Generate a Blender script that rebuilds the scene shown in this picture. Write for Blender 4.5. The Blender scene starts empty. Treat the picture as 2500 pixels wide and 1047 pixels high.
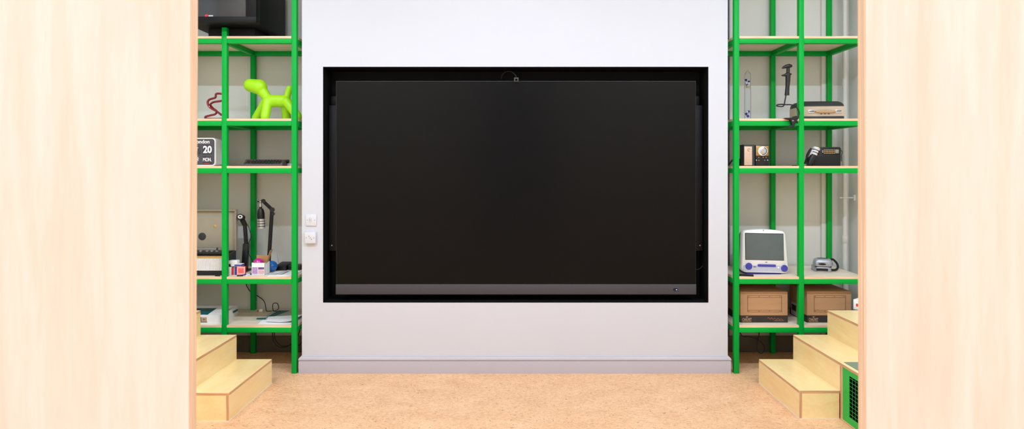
import bpy, bmesh, math, random
from mathutils import Vector, Matrix
random.seed(7)
PI = math.pi
C = bpy.context.scene.collection
F = 1454.5            # focal length in pixels of the 2500 px frame
CX, CY, CZ = 1255.0, 412.0, 1.65

def X(px, Y): return (px - CX) * Y / F
def Z(py, Y): return CZ - (py - CY) * Y / F
def P(px, py, Y): return Vector((X(px, Y), Y, Z(py, Y)))

# ------------------------------------------------------------------ materials
def lin(c):
    out = []
    for v in c:
        v = v / 255.0
        out.append(v / 12.92 if v <= 0.04045 else ((v + 0.055) / 1.055) ** 2.4)
    return (out[0], out[1], out[2], 1.0)

def base_mat(name):
    m = bpy.data.materials.new(name); m.use_nodes = True
    nt = m.node_tree
    return m, nt, nt.nodes['Principled BSDF']

def mat(name, rgb, rough=0.5, metal=0.0, spec=0.5, var=0.04, scale=14.0, bump=0.0, stretch=(1, 1, 1),
        coat=0.0, trans=0.0, ior=1.45, emit=None, alpha=1.0):
    """painted / plastic / metal surface with a little procedural variation"""
    m, nt, b = base_mat(name)
    N, L = nt.nodes, nt.links
    tc = N.new('ShaderNodeTexCoord'); mp = N.new('ShaderNodeMapping'); mp.inputs['Scale'].default_value = stretch
    L.new(tc.outputs['Object'], mp.inputs['Vector'])
    nz = N.new('ShaderNodeTexNoise'); nz.inputs['Scale'].default_value = scale; nz.inputs['Detail'].default_value = 4
    L.new(mp.outputs['Vector'], nz.inputs['Vector'])
    cr = N.new('ShaderNodeValToRGB')
    c = lin(rgb)
    cr.color_ramp.elements[0].position = 0.3; cr.color_ramp.elements[1].position = 0.7
    cr.color_ramp.elements[0].color = (c[0]*(1-var), c[1]*(1-var), c[2]*(1-var), 1)
    cr.color_ramp.elements[1].color = (min(1, c[0]*(1+var)), min(1, c[1]*(1+var)), min(1, c[2]*(1+var)), 1)
    L.new(nz.outputs['Fac'], cr.inputs['Fac']); L.new(cr.outputs['Color'], b.inputs['Base Color'])
    b.inputs['Roughness'].default_value = rough; b.inputs['Metallic'].default_value = metal
    b.inputs['Specular IOR Level'].default_value = spec; b.inputs['Coat Weight'].default_value = coat
    b.inputs['Transmission Weight'].default_value = trans; b.inputs['IOR'].default_value = ior
    if bump:
        bp = N.new('ShaderNodeBump'); bp.inputs['Strength'].default_value = bump; bp.inputs['Distance'].default_value = 0.003
        n2 = N.new('ShaderNodeTexNoise'); n2.inputs['Scale'].default_value = scale * 8; L.new(mp.outputs['Vector'], n2.inputs['Vector'])
        L.new(n2.outputs['Fac'], bp.inputs['Height']); L.new(bp.outputs['Normal'], b.inputs['Normal'])
    if emit:
        b.inputs['Emission Color'].default_value = lin(emit[0]); b.inputs['Emission Strength'].default_value = emit[1]
    return m

def ply_mat(name, c0, c1, stretch, rough=0.45):
    """birch veneer: long soft grain plus broad mottling"""
    m, nt, b = base_mat(name); N, L = nt.nodes, nt.links
    tc = N.new('ShaderNodeTexCoord'); mp = N.new('ShaderNodeMapping'); mp.inputs['Scale'].default_value = stretch
    L.new(tc.outputs['Object'], mp.inputs['Vector'])
    n1 = N.new('ShaderNodeTexNoise'); n1.inputs['Scale'].default_value = 3.0; n1.inputs['Detail'].default_value = 6
    n1.inputs['Distortion'].default_value = 0.9
    n2 = N.new('ShaderNodeTexNoise'); n2.inputs['Scale'].default_value = 26.0; n2.inputs['Detail'].default_value = 3
    L.new(mp.outputs['Vector'], n1.inputs['Vector']); L.new(mp.outputs['Vector'], n2.inputs['Vector'])
    ad = N.new('ShaderNodeMath'); ad.operation = 'MULTIPLY_ADD'; ad.inputs[1].default_value = 0.35
    L.new(n2.outputs['Fac'], ad.inputs[0]); L.new(n1.outputs['Fac'], ad.inputs[2])
    cr = N.new('ShaderNodeValToRGB'); e = cr.color_ramp.elements
    e[0].position = 0.45; e[1].position = 0.85; e[0].color = lin(c0); e[1].color = lin(c1)
    L.new(ad.outputs[0], cr.inputs['Fac']); L.new(cr.outputs['Color'], b.inputs['Base Color'])
    b.inputs['Roughness'].default_value = rough
    return m

def ply_edge_mat(name, c0, c1, per=330.0):
    """layered plywood edge: thin bands across the thickness"""
    m, nt, b = base_mat(name); N, L = nt.nodes, nt.links
    tc = N.new('ShaderNodeTexCoord'); sp = N.new('ShaderNodeSeparateXYZ')
    L.new(tc.outputs['Object'], sp.inputs[0])
    # every ply face is axis aligned: add the three axes, so bands follow thickness on each edge
    mp = N.new('ShaderNodeMapping'); mp.inputs['Scale'].default_value = (1.0, 1.0, 1.0)
    L.new(tc.outputs['Object'], mp.inputs['Vector'])
    nz = N.new('ShaderNodeTexNoise'); nz.inputs['Scale'].default_value = per; nz.inputs['Detail'].default_value = 1
    L.new(mp.outputs['Vector'], nz.inputs['Vector'])
    cr = N.new('ShaderNodeValToRGB'); e = cr.color_ramp.elements
    e[0].position = 0.3; e[1].position = 0.7; e[0].color = lin(c0); e[1].color = lin(c1)
    L.new(nz.outputs['Fac'], cr.inputs['Fac']); L.new(cr.outputs['Color'], b.inputs['Base Color'])
    b.inputs['Roughness'].default_value = 0.6
    m['map'] = mp.name
    return m

def band_edge_mat(name, c0, c1, axis, per):
    m = ply_edge_mat(name, c0, c1, per)
    s = [0.01, 0.01, 0.01]; s[axis] = 1.0
    m.node_tree.nodes[m['map']].inputs['Scale'].default_value = s
    return m

def cork_mat():
    m, nt, b = base_mat('cork_floor'); N, L = nt.nodes, nt.links
    tc = N.new('ShaderNodeTexCoord'); mp = N.new('ShaderNodeMapping'); mp.inputs['Scale'].default_value = (1.0, 1.6, 1.0)
    L.new(tc.outputs['Object'], mp.inputs['Vector'])
    def noise(s, d, dist=0.0):
        n = N.new('ShaderNodeTexNoise'); n.inputs['Scale'].default_value = s; n.inputs['Detail'].default_value = d
        n.inputs['Distortion'].default_value = dist; L.new(mp.outputs['Vector'], n.inputs['Vector']); return n
    broad = noise(4.0, 4); mid = noise(34.0, 5, 0.8); fleck = noise(70.0, 3, 1.4); fine = noise(150.0, 2)
    cr = N.new('ShaderNodeValToRGB'); e = cr.color_ramp.elements
    e[0].position = 0.30; e[0].color = lin((212, 160, 118)); e[1].position = 0.72; e[1].color = lin((246, 205, 166))
    k = cr.color_ramp.elements.new(0.5); k.color = lin((232, 184, 141))
    mx = N.new('ShaderNodeMath'); mx.operation = 'MULTIPLY_ADD'; mx.inputs[1].default_value = 0.35
    L.new(broad.outputs['Fac'], mx.inputs[0])
    m2 = N.new('ShaderNodeMath'); m2.operation = 'MULTIPLY_ADD'; m2.inputs[1].default_value = 0.65
    L.new(mid.outputs['Fac'], m2.inputs[0]); L.new(mx.outputs[0], m2.inputs[2]); mx.inputs[2].default_value = 0.0
    L.new(m2.outputs[0], cr.inputs['Fac'])
    fr = N.new('ShaderNodeValToRGB'); f = fr.color_ramp.elements
    f[0].position = 0.315; f[0].color = (1, 1, 1, 1); f[1].position = 0.375; f[1].color = (0, 0, 0, 1)
    L.new(fleck.outputs['Fac'], fr.inputs['Fac'])
    ff = N.new('ShaderNodeValToRGB'); g = ff.color_ramp.elements
    g[0].position = 0.60; g[0].color = (0, 0, 0, 1); g[1].position = 0.70; g[1].color = (0.45, 0.45, 0.45, 1)
    L.new(fine.outputs['Fac'], ff.inputs['Fac'])
    mixa = N.new('ShaderNodeMix'); mixa.data_type = 'RGBA'
    L.new(fr.outputs['Color'], mixa.inputs[0]); L.new(cr.outputs['Color'], mixa.inputs[6]); mixa.inputs[7].default_value = lin((118, 78, 48))
    mixb = N.new('ShaderNodeMix'); mixb.data_type = 'RGBA'
    L.new(ff.outputs['Color'], mixb.inputs[0]); L.new(mixa.outputs[2], mixb.inputs[6]); mixb.inputs[7].default_value = lin((176, 120, 76))
    L.new(mixb.outputs[2], b.inputs['Base Color'])
    b.inputs['Roughness'].default_value = 0.5; b.inputs['Specular IOR Level'].default_value = 0.35
    return m

M = dict(
    white_wall=mat('white_wall_paint', (204, 207, 216), 0.6, var=0.008, scale=2, bump=0.03),
    grey_wall=mat('grey_niche_paint', (219, 219, 215), 0.6, var=0.02, scale=3, bump=0.1),
    room=mat('room_paint', (226, 224, 222), 0.7, var=0.01, scale=2),
    rear=mat('rear_wall_paint', (170, 174, 184), 0.7, var=0.02, scale=2),
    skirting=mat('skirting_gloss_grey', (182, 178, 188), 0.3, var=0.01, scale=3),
    niche_skirt=mat('niche_skirting_shaded', (104, 98, 88), 0.45, var=0.03),  # tone darkened to stand in for shade under the lowest shelves
    black_lining=mat('black_recess_paint', (14, 14, 15), 0.7, var=0.1, spec=0.2),
    cork=cork_mat(),
    green=mat('green_steel_paint', (0, 166, 60), 0.42, spec=0.2, var=0.04, scale=5, bump=0.015),
    green_vent=mat('green_vent_paint', (8, 178, 66), 0.42, var=0.04, scale=6),
    panel=ply_mat('birch_panel_face', (249, 226, 200), (255, 240, 220), (5.0, 5.0, 0.55), 0.5),
    panel_edge=band_edge_mat('birch_panel_edge', (206, 164, 128), (240, 206, 172), 1, 420.0),
    step=ply_mat('birch_step_face', (240, 207, 146), (250, 226, 172), (1.5, 0.5, 2.2), 0.35),
    step_edge_x=band_edge_mat('birch_riser_edge', (176, 126, 88), (228, 184, 142), 0, 520.0),
    step_edge_y=band_edge_mat('birch_end_edge', (176, 126, 88), (228, 184, 142), 1, 520.0),
    step_edge_z=band_edge_mat('birch_tread_edge', (176, 126, 88), (228, 184, 142), 2, 520.0),
    shelf=ply_mat('birch_shelf_face', (226, 208, 186), (240, 226, 208), (0.6, 4.0, 4.0), 0.45),
    shelf_edge=band_edge_mat('birch_shelf_edge', (214, 166, 124), (250, 224, 190), 2, 520.0),
    black=mat('black_plastic', (22, 22, 24), 0.4, var=0.15),
    black_matte=mat('black_matte', (18, 18, 19), 0.7, var=0.15),
    dark=mat('dark_grey_plastic', (52, 52, 54), 0.5, var=0.08),
    crt_body=mat('crt_cabinet', (13, 13, 14), 0.5, spec=0.25, var=0.08, bump=0.1),
    crt_glass=mat('crt_glass', (48, 52, 55), 0.12, var=0.05, coat=0.4),
    screen=mat('display_panel', (8, 8.5, 10), 0.3, var=0.08, spec=0.18, scale=2, stretch=(0.2, 1, 14)),
    soundbar=mat('display_soundbar', (66, 65, 72), 0.5, var=0.05, scale=60),
    silver=mat('silver_metal', (200, 200, 204), 0.28, metal=0.9, var=0.05),
    steel=mat('grey_conduit', (150, 152, 154), 0.4, metal=0.6, var=0.05),
    silver_plastic=mat('silver_plastic', (164, 167, 176), 0.3, metal=0.35, var=0.05),
    white_plastic=mat('white_plastic', (238, 236, 236), 0.3, var=0.015),
    white_card=mat('white_card', (240, 238, 238), 0.6, var=0.02),
    paper=mat('white_paper', (244, 243, 244), 0.7, var=0.02, scale=8),
    grey_paper=mat('grey_paper', (196, 196, 200), 0.5, var=0.05),
    white_pipe=mat('white_pipe_paint', (214, 213, 210), 0.35, var=0.02),
    lime=mat('lime_green_plastic', (166, 226, 22), 0.42, var=0.02),
    red_glaze=mat('dark_red_gloss', (128, 12, 30), 0.12, var=0.08, coat=0.6),
    red=mat('red_print', (206, 52, 56), 0.5, var=0.05),
    dark_red=mat('dark_red_key', (110, 28, 34), 0.5, var=0.05),
    pink=mat('pink_print', (240, 150, 140), 0.5, var=0.05),
    salmon=mat('salmon_print', (230, 104, 98), 0.5, var=0.05),
    plate=mat('white_plate_plastic', (211, 213, 221), 0.3, var=0.01),
    typewriter_grey=mat('typewriter_grey', (84, 80, 76), 0.5, var=0.06, bump=0.1),
    mic_mesh=mat('pale_mesh', (206, 203, 198), 0.45, metal=0.2, var=0.1, scale=200),
    mount_black=mat('mount_black', (20, 20, 23), 0.5, var=0.1, spec=0.25),
    blue=mat('blue_print', (52, 66, 158), 0.45, var=0.05),
    indigo=mat('indigo_plastic', (62, 66, 164), 0.25, var=0.06),
    foot_blue=mat('deep_blue_plastic', (26, 34, 128), 0.25, var=0.06),
    teal=mat('teal_print', (8, 104, 112), 0.5, var=0.06),
    beige=mat('beige_leatherette', (192, 174, 152), 0.5, var=0.04, bump=0.15),
    lid=mat('beige_lid_lining', (158, 150, 132), 0.6, var=0.03, bump=0.1),
    tan=mat('tan_handle', (176, 146, 106), 0.45, var=0.06),
    charcoal=mat('charcoal_leatherette', (48, 49, 49), 0.55, var=0.08, bump=0.2),
    gold=mat('gold_trim', (206, 170, 104), 0.35, metal=0.6, var=0.06),
    brass=mat('brass_plate', (170, 138, 84), 0.38, metal=0.7, var=0.22, scale=60),
    copper=mat('pale_copper_plate', (216, 188, 168), 0.4, metal=0.3, var=0.08, stretch=(1, 1, 6)),
    cardboard=mat('kraft_cardboard', (188, 144, 106), 0.75, var=0.04, scale=6, stretch=(1, 1, 5)),
    card_inside=mat('cardboard_inside', (190, 142, 92), 0.75, var=0.05),
    print_brown=mat('brown_ink', (112, 74, 50), 0.7, var=0.05),
    print_black=mat('black_ink', (48, 42, 40), 0.6, var=0.08),
    print_tan=mat('tan_ink', (190, 152, 116), 0.7, var=0.05),
    print_orange=mat('orange_ink', (190, 110, 62), 0.7, var=0.05),
    clock_face=mat('clock_face_grey', (74, 74, 80), 0.45, var=0.05),
    flap=mat('clock_flap_dark', (58, 59, 64), 0.4, var=0.05),
    lettering=mat('white_lettering', (244, 244, 244), 0.5, var=0.01),
    crt_screen=mat('grey_green_tube_glass', (84, 96, 98), 0.06, var=0.04, coat=0.5),
    chin=mat('pale_translucent_shell', (184, 184, 198), 0.25, var=0.03, stretch=(1, 1, 40)),
    dark_shell=mat('graphite_shell', (44, 48, 62), 0.3, var=0.05),  # dark blue-grey of the tube computer's rear shell
    glass=mat('clear_glass', (250, 252, 255), 0.02, var=0.0, trans=1.0, ior=1.22),
    blue_float=mat('cobalt_float', (16, 30, 140), 0.12, var=0.05, coat=0.5),
    clear_float=mat('pale_float', (222, 228, 240), 0.1, var=0.03, coat=0.5),
    magenta=mat('magenta_plastic', (190, 30, 140), 0.15, var=0.12, scale=30, coat=0.5),
    aqua_blue=mat('translucent_blue_plastic', (8, 112, 196), 0.12, var=0.25, scale=40, coat=0.6),
    purple_a=mat('lilac_print', (176, 140, 190), 0.6, var=0.35, scale=120),
    purple_b=mat('violet_print', (110, 78, 128), 0.6, var=0.5, scale=110),
    rose_print=mat('rose_print', (212, 170, 180), 0.6, var=0.3, scale=120),
    mat_green=mat('grey_green_mat', (128, 146, 124), 0.7, var=0.05),
    void=mat('black_void', (6, 6, 7), 0.9, var=0.1, spec=0.1),
    cable=mat('black_cable', (20, 19, 18), 0.5, var=0.1),
    gold_key=mat('gold_keys', (196, 170, 116), 0.35, var=0.08),
    lcd=mat('grey_lcd', (138, 138, 124), 0.3, var=0.04),
    sealant=mat('pale_sealant', (232, 214, 196), 0.6, var=0.03),
    sensor=mat('sensor_window', (16, 20, 52), 0.1, var=0.05),
    led=mat('blue_led', (150, 190, 255), 0.2, emit=((120, 170, 255), 1.5)),
)

# ------------------------------------------------------------------ objects
BASE = {}
def thing(name, label, cat, loc, group=None, rot=None, local=False):
    o = bpy.data.objects.new(name, None); C.objects.link(o)
    o.empty_display_size = 0.05
    o.location = loc
    if rot: o.rotation_euler = rot
    o['label'] = label; o['category'] = cat
    if group: o['group'] = group
    BASE[o.name] = Vector((0, 0, 0)) if local else Vector(loc)
    return o

def tag(o, label, cat, group=None):
    o['label'] = label; o['category'] = cat
    if group: o['group'] = group
    return o

class B:
    def __init__(s): s.bm = bmesh.new()
    def _new(s, before_f):
        return [f for f in s.bm.faces if f not in before_f]
    def box(s, x0, x1, y0, y1, z0, z1, bev=0.0, seg=2, edge=None, mi=0, mtx=None):
        bm = bmesh.new()
        vs = [bm.verts.new((x, y, z)) for x in (x0, x1) for y in (y0, y1) for z in (z0, z1)]
        for q in ((0, 1, 3, 2), (4, 6, 7, 5), (0, 4, 5, 1), (2, 3, 7, 6), (0, 2, 6, 4), (1, 5, 7, 3)):
            bm.faces.new([vs[i] for i in q])
        bm.normal_update()
        for f in bm.faces:
            f.material_index = mi
            if edge is not None and abs(f.normal[edge]) < 0.5: f.material_index = 1
        if bev:
            bmesh.ops.bevel(bm, geom=list(bm.edges), offset=bev, segments=seg, affect='EDGES', profile=0.5)
        if mtx is not None: bm.transform(mtx)
        s._merge(bm); return s
    def _merge(s, bm):
        bmesh.ops.recalc_face_normals(bm, faces=list(bm.faces))
        me = bpy.data.meshes.new('tmp'); bm.to_mesh(me); bm.free()
        s.bm.from_mesh(me); bpy.data.meshes.remove(me)
    def prism(s, pts, plane, a, b, bev=0.0, mi=0, mtx=None, seg=2):
        bm = bmesh.new()
        def mk(p, d):
            return {'xz': (p[0], d, p[1]), 'yz': (d, p[0], p[1]), 'xy': (p[0], p[1], d)}[plane]
        A = [bm.verts.new(mk(p, a)) for p in pts]; Bv = [bm.verts.new(mk(p, b)) for p in pts]
        n = len(pts)
        bm.faces.new(A); bm.faces.new(Bv[::-1])
        for i in range(n): bm.faces.new([A[i], Bv[i], Bv[(i+1) % n], A[(i+1) % n]])
        for f in bm.faces: f.material_index = mi
        bmesh.ops.recalc_face_normals(bm, faces=list(bm.faces))
        if bev:
            es = [e for e in bm.edges if (e.verts[0] in A) == (e.verts[1] in A)]
            bmesh.ops.bevel(bm, geom=es, offset=bev, segments=seg, affect='EDGES', profile=0.5)
        if mtx is not None: bm.transform(mtx)
        s._merge(bm); return s
    def rrect(s, x0, x1, z0, z1, r, y0, y1, bev=0.0, n=5, mi=0, mtx=None):
        return s.prism(rr(x0, x1, z0, z1, r, n), 'xz', y0, y1, bev, mi, mtx)
    def cyl(s, p0, p1, r0, r1=None, seg=16, mi=0):
        p0, p1 = Vector(p0), Vector(p1); r1 = r0 if r1 is None else r1
        return s.tube_rings([p0, p1], [r0, r1], seg, mi)
    def tube_rings(s, pts, rads, seg=10, mi=0, closed=False):
        bm = bmesh.new(); pts = [Vector(p) for p in pts]; n = len(pts)
        rings = []; prev = None
        for i in range(n):
            if closed: t = pts[(i+1) % n] - pts[i-1]
            else: t = pts[min(i+1, n-1)] - pts[max(i-1, 0)]
            t.normalize()
            if prev is None:
                u = t.cross(Vector((0, 0, 1)));
                if u.length < 0.05: u = t.cross(Vector((1, 0, 0)))
            else: u = prev - t * prev.dot(t)
            u.normalize(); prev = u; v = t.cross(u)
            rings.append([bm.verts.new(pts[i] + (u*math.cos(2*PI*k/seg) + v*math.sin(2*PI*k/seg))*rads[i]) for k in range(seg)])
        for i in range(n if closed else n-1):
            a, b = rings[i], rings[(i+1) % n]
            for k in range(seg): bm.faces.new([a[k], a[(k+1) % seg], b[(k+1) % seg], b[k]])
        if not closed: bm.faces.new(rings[0][::-1]); bm.faces.new(rings[-1])
        for f in bm.faces: f.material_index = mi
        s._merge(bm); return s
    def tube(s, pts, r, seg=8, sub=6, closed=False, mi=0):
        pts = smooth(pts, sub, closed)
        return s.tube_rings(pts, [r]*len(pts), seg, mi, closed)
    def ball(s, c, r, seg=24, mi=0):
        bm = bmesh.new(); rx, ry, rz = r if isinstance(r, (tuple, list)) else (r, r, r)
        bmesh.ops.create_uvsphere(bm, u_segments=seg, v_segments=max(8, seg*2//3), radius=1)
        bm.transform(Matrix.Translation(Vector(c)) @ Matrix.Diagonal((rx, ry, rz, 1)))
        for f in bm.faces: f.material_index = mi
        s._merge(bm); return s
    def capsule(s, p0, r0, p1, r1, seg=20):
        s.ball(p0, r0, seg); s.ball(p1, r1, seg); s.cyl(p0, p1, r0, r1, seg); return s
    def lathe(s, prof, c=(0, 0, 0), seg=24, mi=0, axis='z'):
        bm = bmesh.new(); rings = []
        for r, h in prof:
            rings.append([bm.verts.new((r*math.cos(2*PI*k/seg), r*math.sin(2*PI*k/seg), h)) for k in range(seg)])
        for a, b in zip(rings, rings[1:]):
            for k in range(seg): bm.faces.new([a[k], a[(k+1) % seg], b[(k+1) % seg], b[k]])
        bm.faces.new(rings[0][::-1]); bm.faces.new(rings[-1])
        R = {'z': Matrix(), 'y': Matrix.Rotation(PI/2, 4, 'X'), 'x': Matrix.Rotation(PI/2, 4, 'Y')}[axis]
        for f in bm.faces: f.material_index = mi
        bm.transform(Matrix.Translation(Vector(c)) @ R)
        s._merge(bm); return s
    def torus(s, c, R, r, axis='y', seg=28, a0=0.0, a1=2*PI, sx=1.0, sz=1.0, mi=0):
        full = abs(a1-a0-2*PI) < 1e-3; n = seg
        pts = []
        for i in range(n if full else n+1):
            a = a0 + (a1-a0)*i/n
            d = {'y': (math.cos(a)*sx, 0, math.sin(a)*sz), 'z': (math.cos(a)*sx, math.sin(a)*sz, 0), 'x': (0, math.cos(a)*sx, math.sin(a)*sz)}[axis]
            pts.append(Vector(c) + Vector(d)*R)
        return s.tube_rings(pts, [r]*len(pts), 8, mi, full)
    def loft(s, rings, mi=0):
        bm = bmesh.new(); R = [[bm.verts.new(p) for p in ring] for ring in rings]; n = len(R[0])
        for a, b in zip(R, R[1:]):
            for k in range(n): bm.faces.new([a[k], a[(k+1) % n], b[(k+1) % n], b[k]])
        bm.faces.new(R[0][::-1]); bm.faces.new(R[-1])
        for f in bm.faces: f.material_index = mi
        s._merge(bm); return s
    def sheet(s, pts, th, mi=0):
        """grid of points (rows of columns) given a thickness downward in z"""
        bm = bmesh.new(); top = [[bm.verts.new(p) for p in row] for row in pts]
        bot = [[bm.verts.new(Vector(p) - Vector((0, 0, th))) for p in row] for row in pts]
        h, w = len(pts), len(pts[0])
        for i in range(h-1):
            for j in range(w-1):
                bm.faces.new([top[i][j], top[i][j+1], top[i+1][j+1], top[i+1][j]])
                bm.faces.new([bot[i][j], bot[i+1][j], bot[i+1][j+1], bot[i][j+1]])
        loop = [(0, j) for j in range(w)] + [(i, w-1) for i in range(1, h)] + [(h-1, j) for j in range(w-2, -1, -1)] + [(i, 0) for i in range(h-2, 0, -1)]
        for (a, b) in zip(loop, loop[1:]+loop[:1]):
            bm.faces.new([top[a[0]][a[1]], top[b[0]][b[1]], bot[b[0]][b[1]], bot[a[0]][a[1]]])
        for f in bm.faces: f.material_index = mi
        s._merge(bm); return s
    def build(s, name, mats, parent=None, sharp=35, base=None):
        me = bpy.data.meshes.new(name)
        off = BASE[parent.name] if parent is not None else (Vector(base) if base is not None else Vector((0, 0, 0)))
        s.bm.transform(Matrix.Translation(-off))
        s.bm.to_mesh(me); s.bm.free()
        for m in (mats if isinstance(mats, (list, tuple)) else [mats]): me.materials.append(m)
        me.shade_smooth()
        me.set_sharp_from_angle(angle=math.radians(sharp))
        o = bpy.data.objects.new(name, me); C.objects.link(o)
        if parent is not None: o.parent = parent
        elif base is not None: o.location = base
        BASE[o.name] = off
        return o

def rr(x0, x1, z0, z1, r, n=5):
    pts = []
    for cx, cz, a in ((x1-r, z1-r, 0), (x0+r, z1-r, PI/2), (x0+r, z0+r, PI), (x1-r, z0+r, 1.5*PI)):
        for i in range(n+1):
            t = a + PI/2*i/n; pts.append((cx + r*math.cos(t), cz + r*math.sin(t)))
    return pts

def smooth(pts, sub=6, closed=False):
    pts = [Vector(p) for p in pts]; n = len(pts); out = []
    for i in range(n if closed else n-1):
        if closed: p0, p1, p2, p3 = pts[i-1], pts[i], pts[(i+1) % n], pts[(i+2) % n]
        else: p0, p1, p2, p3 = pts[max(i-1, 0)], pts[i], pts[i+1], pts[min(i+2, n-1)]
        for k in range(sub):
            t = k/sub
            out.append(0.5*((2*p1) + (p2-p0)*t + (2*p0-5*p1+4*p2-p3)*t*t + (3*p1-p0-3*p2+p3)*t**3))
    if not closed: out.append(pts[-1])
    return out

def text(name, s, m, parent, x0, x1, z0, z1, y, mtx=None, bold=0.0, th=0.0006):
    """lettering on a plane that faces -Y, fitted to a box"""
    cu = bpy.data.curves.new('t', 'FONT'); cu.body = s; cu.extrude = 0.01; cu.offset = bold; cu.resolution_u = 4
    o = bpy.data.objects.new('t', cu); C.objects.link(o)
    dg = bpy.context.evaluated_depsgraph_get()
    me = bpy.data.meshes.new_from_object(o.evaluated_get(dg))
    bpy.data.objects.remove(o); bpy.data.curves.remove(cu)
    xs = [v.co.x for v in me.vertices]; ys = [v.co.y for v in me.vertices]
    a0, a1, b0, b1 = min(xs), max(xs), min(ys), max(ys)
    off = BASE[parent.name]
    for v in me.vertices:
        p = Vector((x0 + (v.co.x-a0)/(a1-a0)*(x1-x0), y - (th if v.co.z > 0 else 0), z0 + (v.co.y-b0)/(b1-b0)*(z1-z0)))
        if mtx is not None: p = mtx @ p
        v.co = p - off
    me.name = name; me.materials.clear(); me.materials.append(m)
    t = bpy.data.objects.new(name, me); C.objects.link(t); t.parent = parent; BASE[t.name] = off
    return t

def struct(b, name, m):
    o = b.build(name, m); o['kind'] = 'structure'; return o

# ------------------------------------------------------------------ the room shell
WF = 4.82          # front plane of the bay that carries the display
NB = 5.38          # back plane of the two niches
BL, BR = -1.716, 1.729
RX0, RX1, RZ0, RZ1 = -1.545, 1.572, 0.568, 2.475      # display recess
CEIL = 3.95
struct(B().box(-4.2, 4.2, -4.2, NB+0.1, -0.1, 0.0), 'floor', M['cork'])
struct(B().box(-4.2, 4.2, -4.2, NB+0.1, CEIL, CEIL+0.1), 'ceiling', M['room'])
struct(B().box(-4.3, 4.3, NB, NB+0.1, 0, CEIL), 'wall_back', M['grey_wall'])
b = B()
b.box(BL, RX0, WF, NB, 0, CEIL).box(RX1, BR, WF, NB, 0, CEIL).box(RX0, RX1, WF, NB, 0, RZ0).box(RX0, RX1, WF, NB, RZ1, CEIL)
struct(b, 'wall_center', M['white_wall'])
struct(B().box(-4.2, -3.0, 4.82, NB, 0, CEIL), 'wall_left', M['grey_wall'])
struct(B().box(3.02, 4.2, 4.82, NB, 0, CEIL), 'wall_right', M['grey_wall'])
struct(B().box(-4.3, -4.2, -4.2, NB, 0, CEIL), 'wall_west', M['room'])
struct(B().box(4.2, 4.3, -4.2, NB, 0, CEIL), 'wall_east', M['room'])
struct(B().box(-4.3, 4.3, -4.3, -4.2, 0, CEIL), 'wall_rear', M['rear'])
# black lining of the recess
RB = 5.04
t = 0.004
b = B()
b.box(RX0, RX0+t, WF-0.001, RB, RZ0, RZ1).box(RX1-t, RX1, WF-0.001, RB, RZ0, RZ1)
b.box(RX0, RX1, WF-0.001, RB, RZ0, RZ0+t).box(RX0, RX1, WF-0.001, RB, RZ1-t, RZ1).box(RX0, RX1, RB, RB+t, RZ0, RZ1)
struct(b, 'trim_1', M['black_lining'])
# skirting that wraps the bay
prof = [(0.0, 0.139), (0.004, 0.139), (0.007, 0.136), (0.008, 0.132), (0.012, 0.130), (0.017, 0.124), (0.021, 0.116), (0.0225, 0.110),
        (0.0215, 0.106), (0.017, 0.1035), (0.015, 0.102), (0.019, 0.100), (0.020, 0.098), (0.020, 0.0), (0.0, 0.0)]
bm = bmesh.new(); rows = []
for d, z in prof:
    rows.append([bm.verts.new(p) for p in ((BL-d, 5.30, z), (BL-d, WF-d, z), (BR+d, WF-d, z), (BR+d, 5.30, z))])
for a, c in zip(rows, rows[1:]):
    for k in range(3): bm.faces.new([a[k], a[k+1], c[k+1], c[k]])
bmesh.ops.recalc_face_normals(bm, faces=list(bm.faces))
b = B(); b._merge(bm); struct(b, 'baseboard_center', M['skirting'])
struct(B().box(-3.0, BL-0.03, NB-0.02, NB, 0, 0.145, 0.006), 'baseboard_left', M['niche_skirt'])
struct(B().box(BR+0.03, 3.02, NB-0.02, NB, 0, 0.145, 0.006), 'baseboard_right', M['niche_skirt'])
# shallow boxing on the back wall of the right niche
struct(B().box(2.766, 2.832, NB-0.028, NB, 0.145, CEIL, 0.003), 'trim_2', M['grey_wall'])

# white service pipe in the corner of the right niche
pipe = thing('wall_pipe', 'white painted service pipe running up the corner right of the green shelving', 'pipe', (2.935, 5.285, 0))
B().cyl((2.935, 5.285, 0), (2.935, 5.285, 1.07), 0.0225, seg=20).cyl((2.935, 5.285, 1.07), (2.935, 5.285, CEIL), 0.0215, seg=20).build('pipe', M['white_pipe'], pipe)
B().lathe([(0.0225, 0.99), (0.026, 0.995), (0.027, 1.045), (0.0255, 1.055), (0.0215, 1.057)], (2.935, 5.285, 0), 20).build('pipe_collar', M['white_pipe'], pipe)
b = B().lathe([(0.0215, 1.386), (0.025, 1.388), (0.025, 1.400), (0.0215, 1.402)], (2.935, 5.285, 0), 20)
b.box(2.885, 3.015, 5.28, 5.29, 1.388, 1.400, 0.002).box(3.005, 3.02, 5.265, 5.305, 1.37, 1.42, 0.002)
b.build('pipe_bracket', M['white_pipe'], pipe)
# dark trunking and bare conduit seen through the slot beside the bay
cd = thing('wall_stripe', 'black trunking with steel conduit up the wall behind right shelving', 'stripe', (1.925, 5.36, 0.15))
B().box(1.905, 1.922, 5.34, NB, 0.15, CEIL, 0.002).build('stripe', M['black'], cd)  # narrow black upright strip beside the conduit
b = B().cyl((1.938, 5.365, 0.15), (1.938, 5.365, CEIL), 0.0065, seg=12)
for z in (1.1, 1.9, 2.45, 3.2): b.cyl((1.938, 5.365, z), (1.938, 5.365, z+0.03), 0.0095, seg=12)
b.build('conduit', M['steel'], cd)

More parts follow.
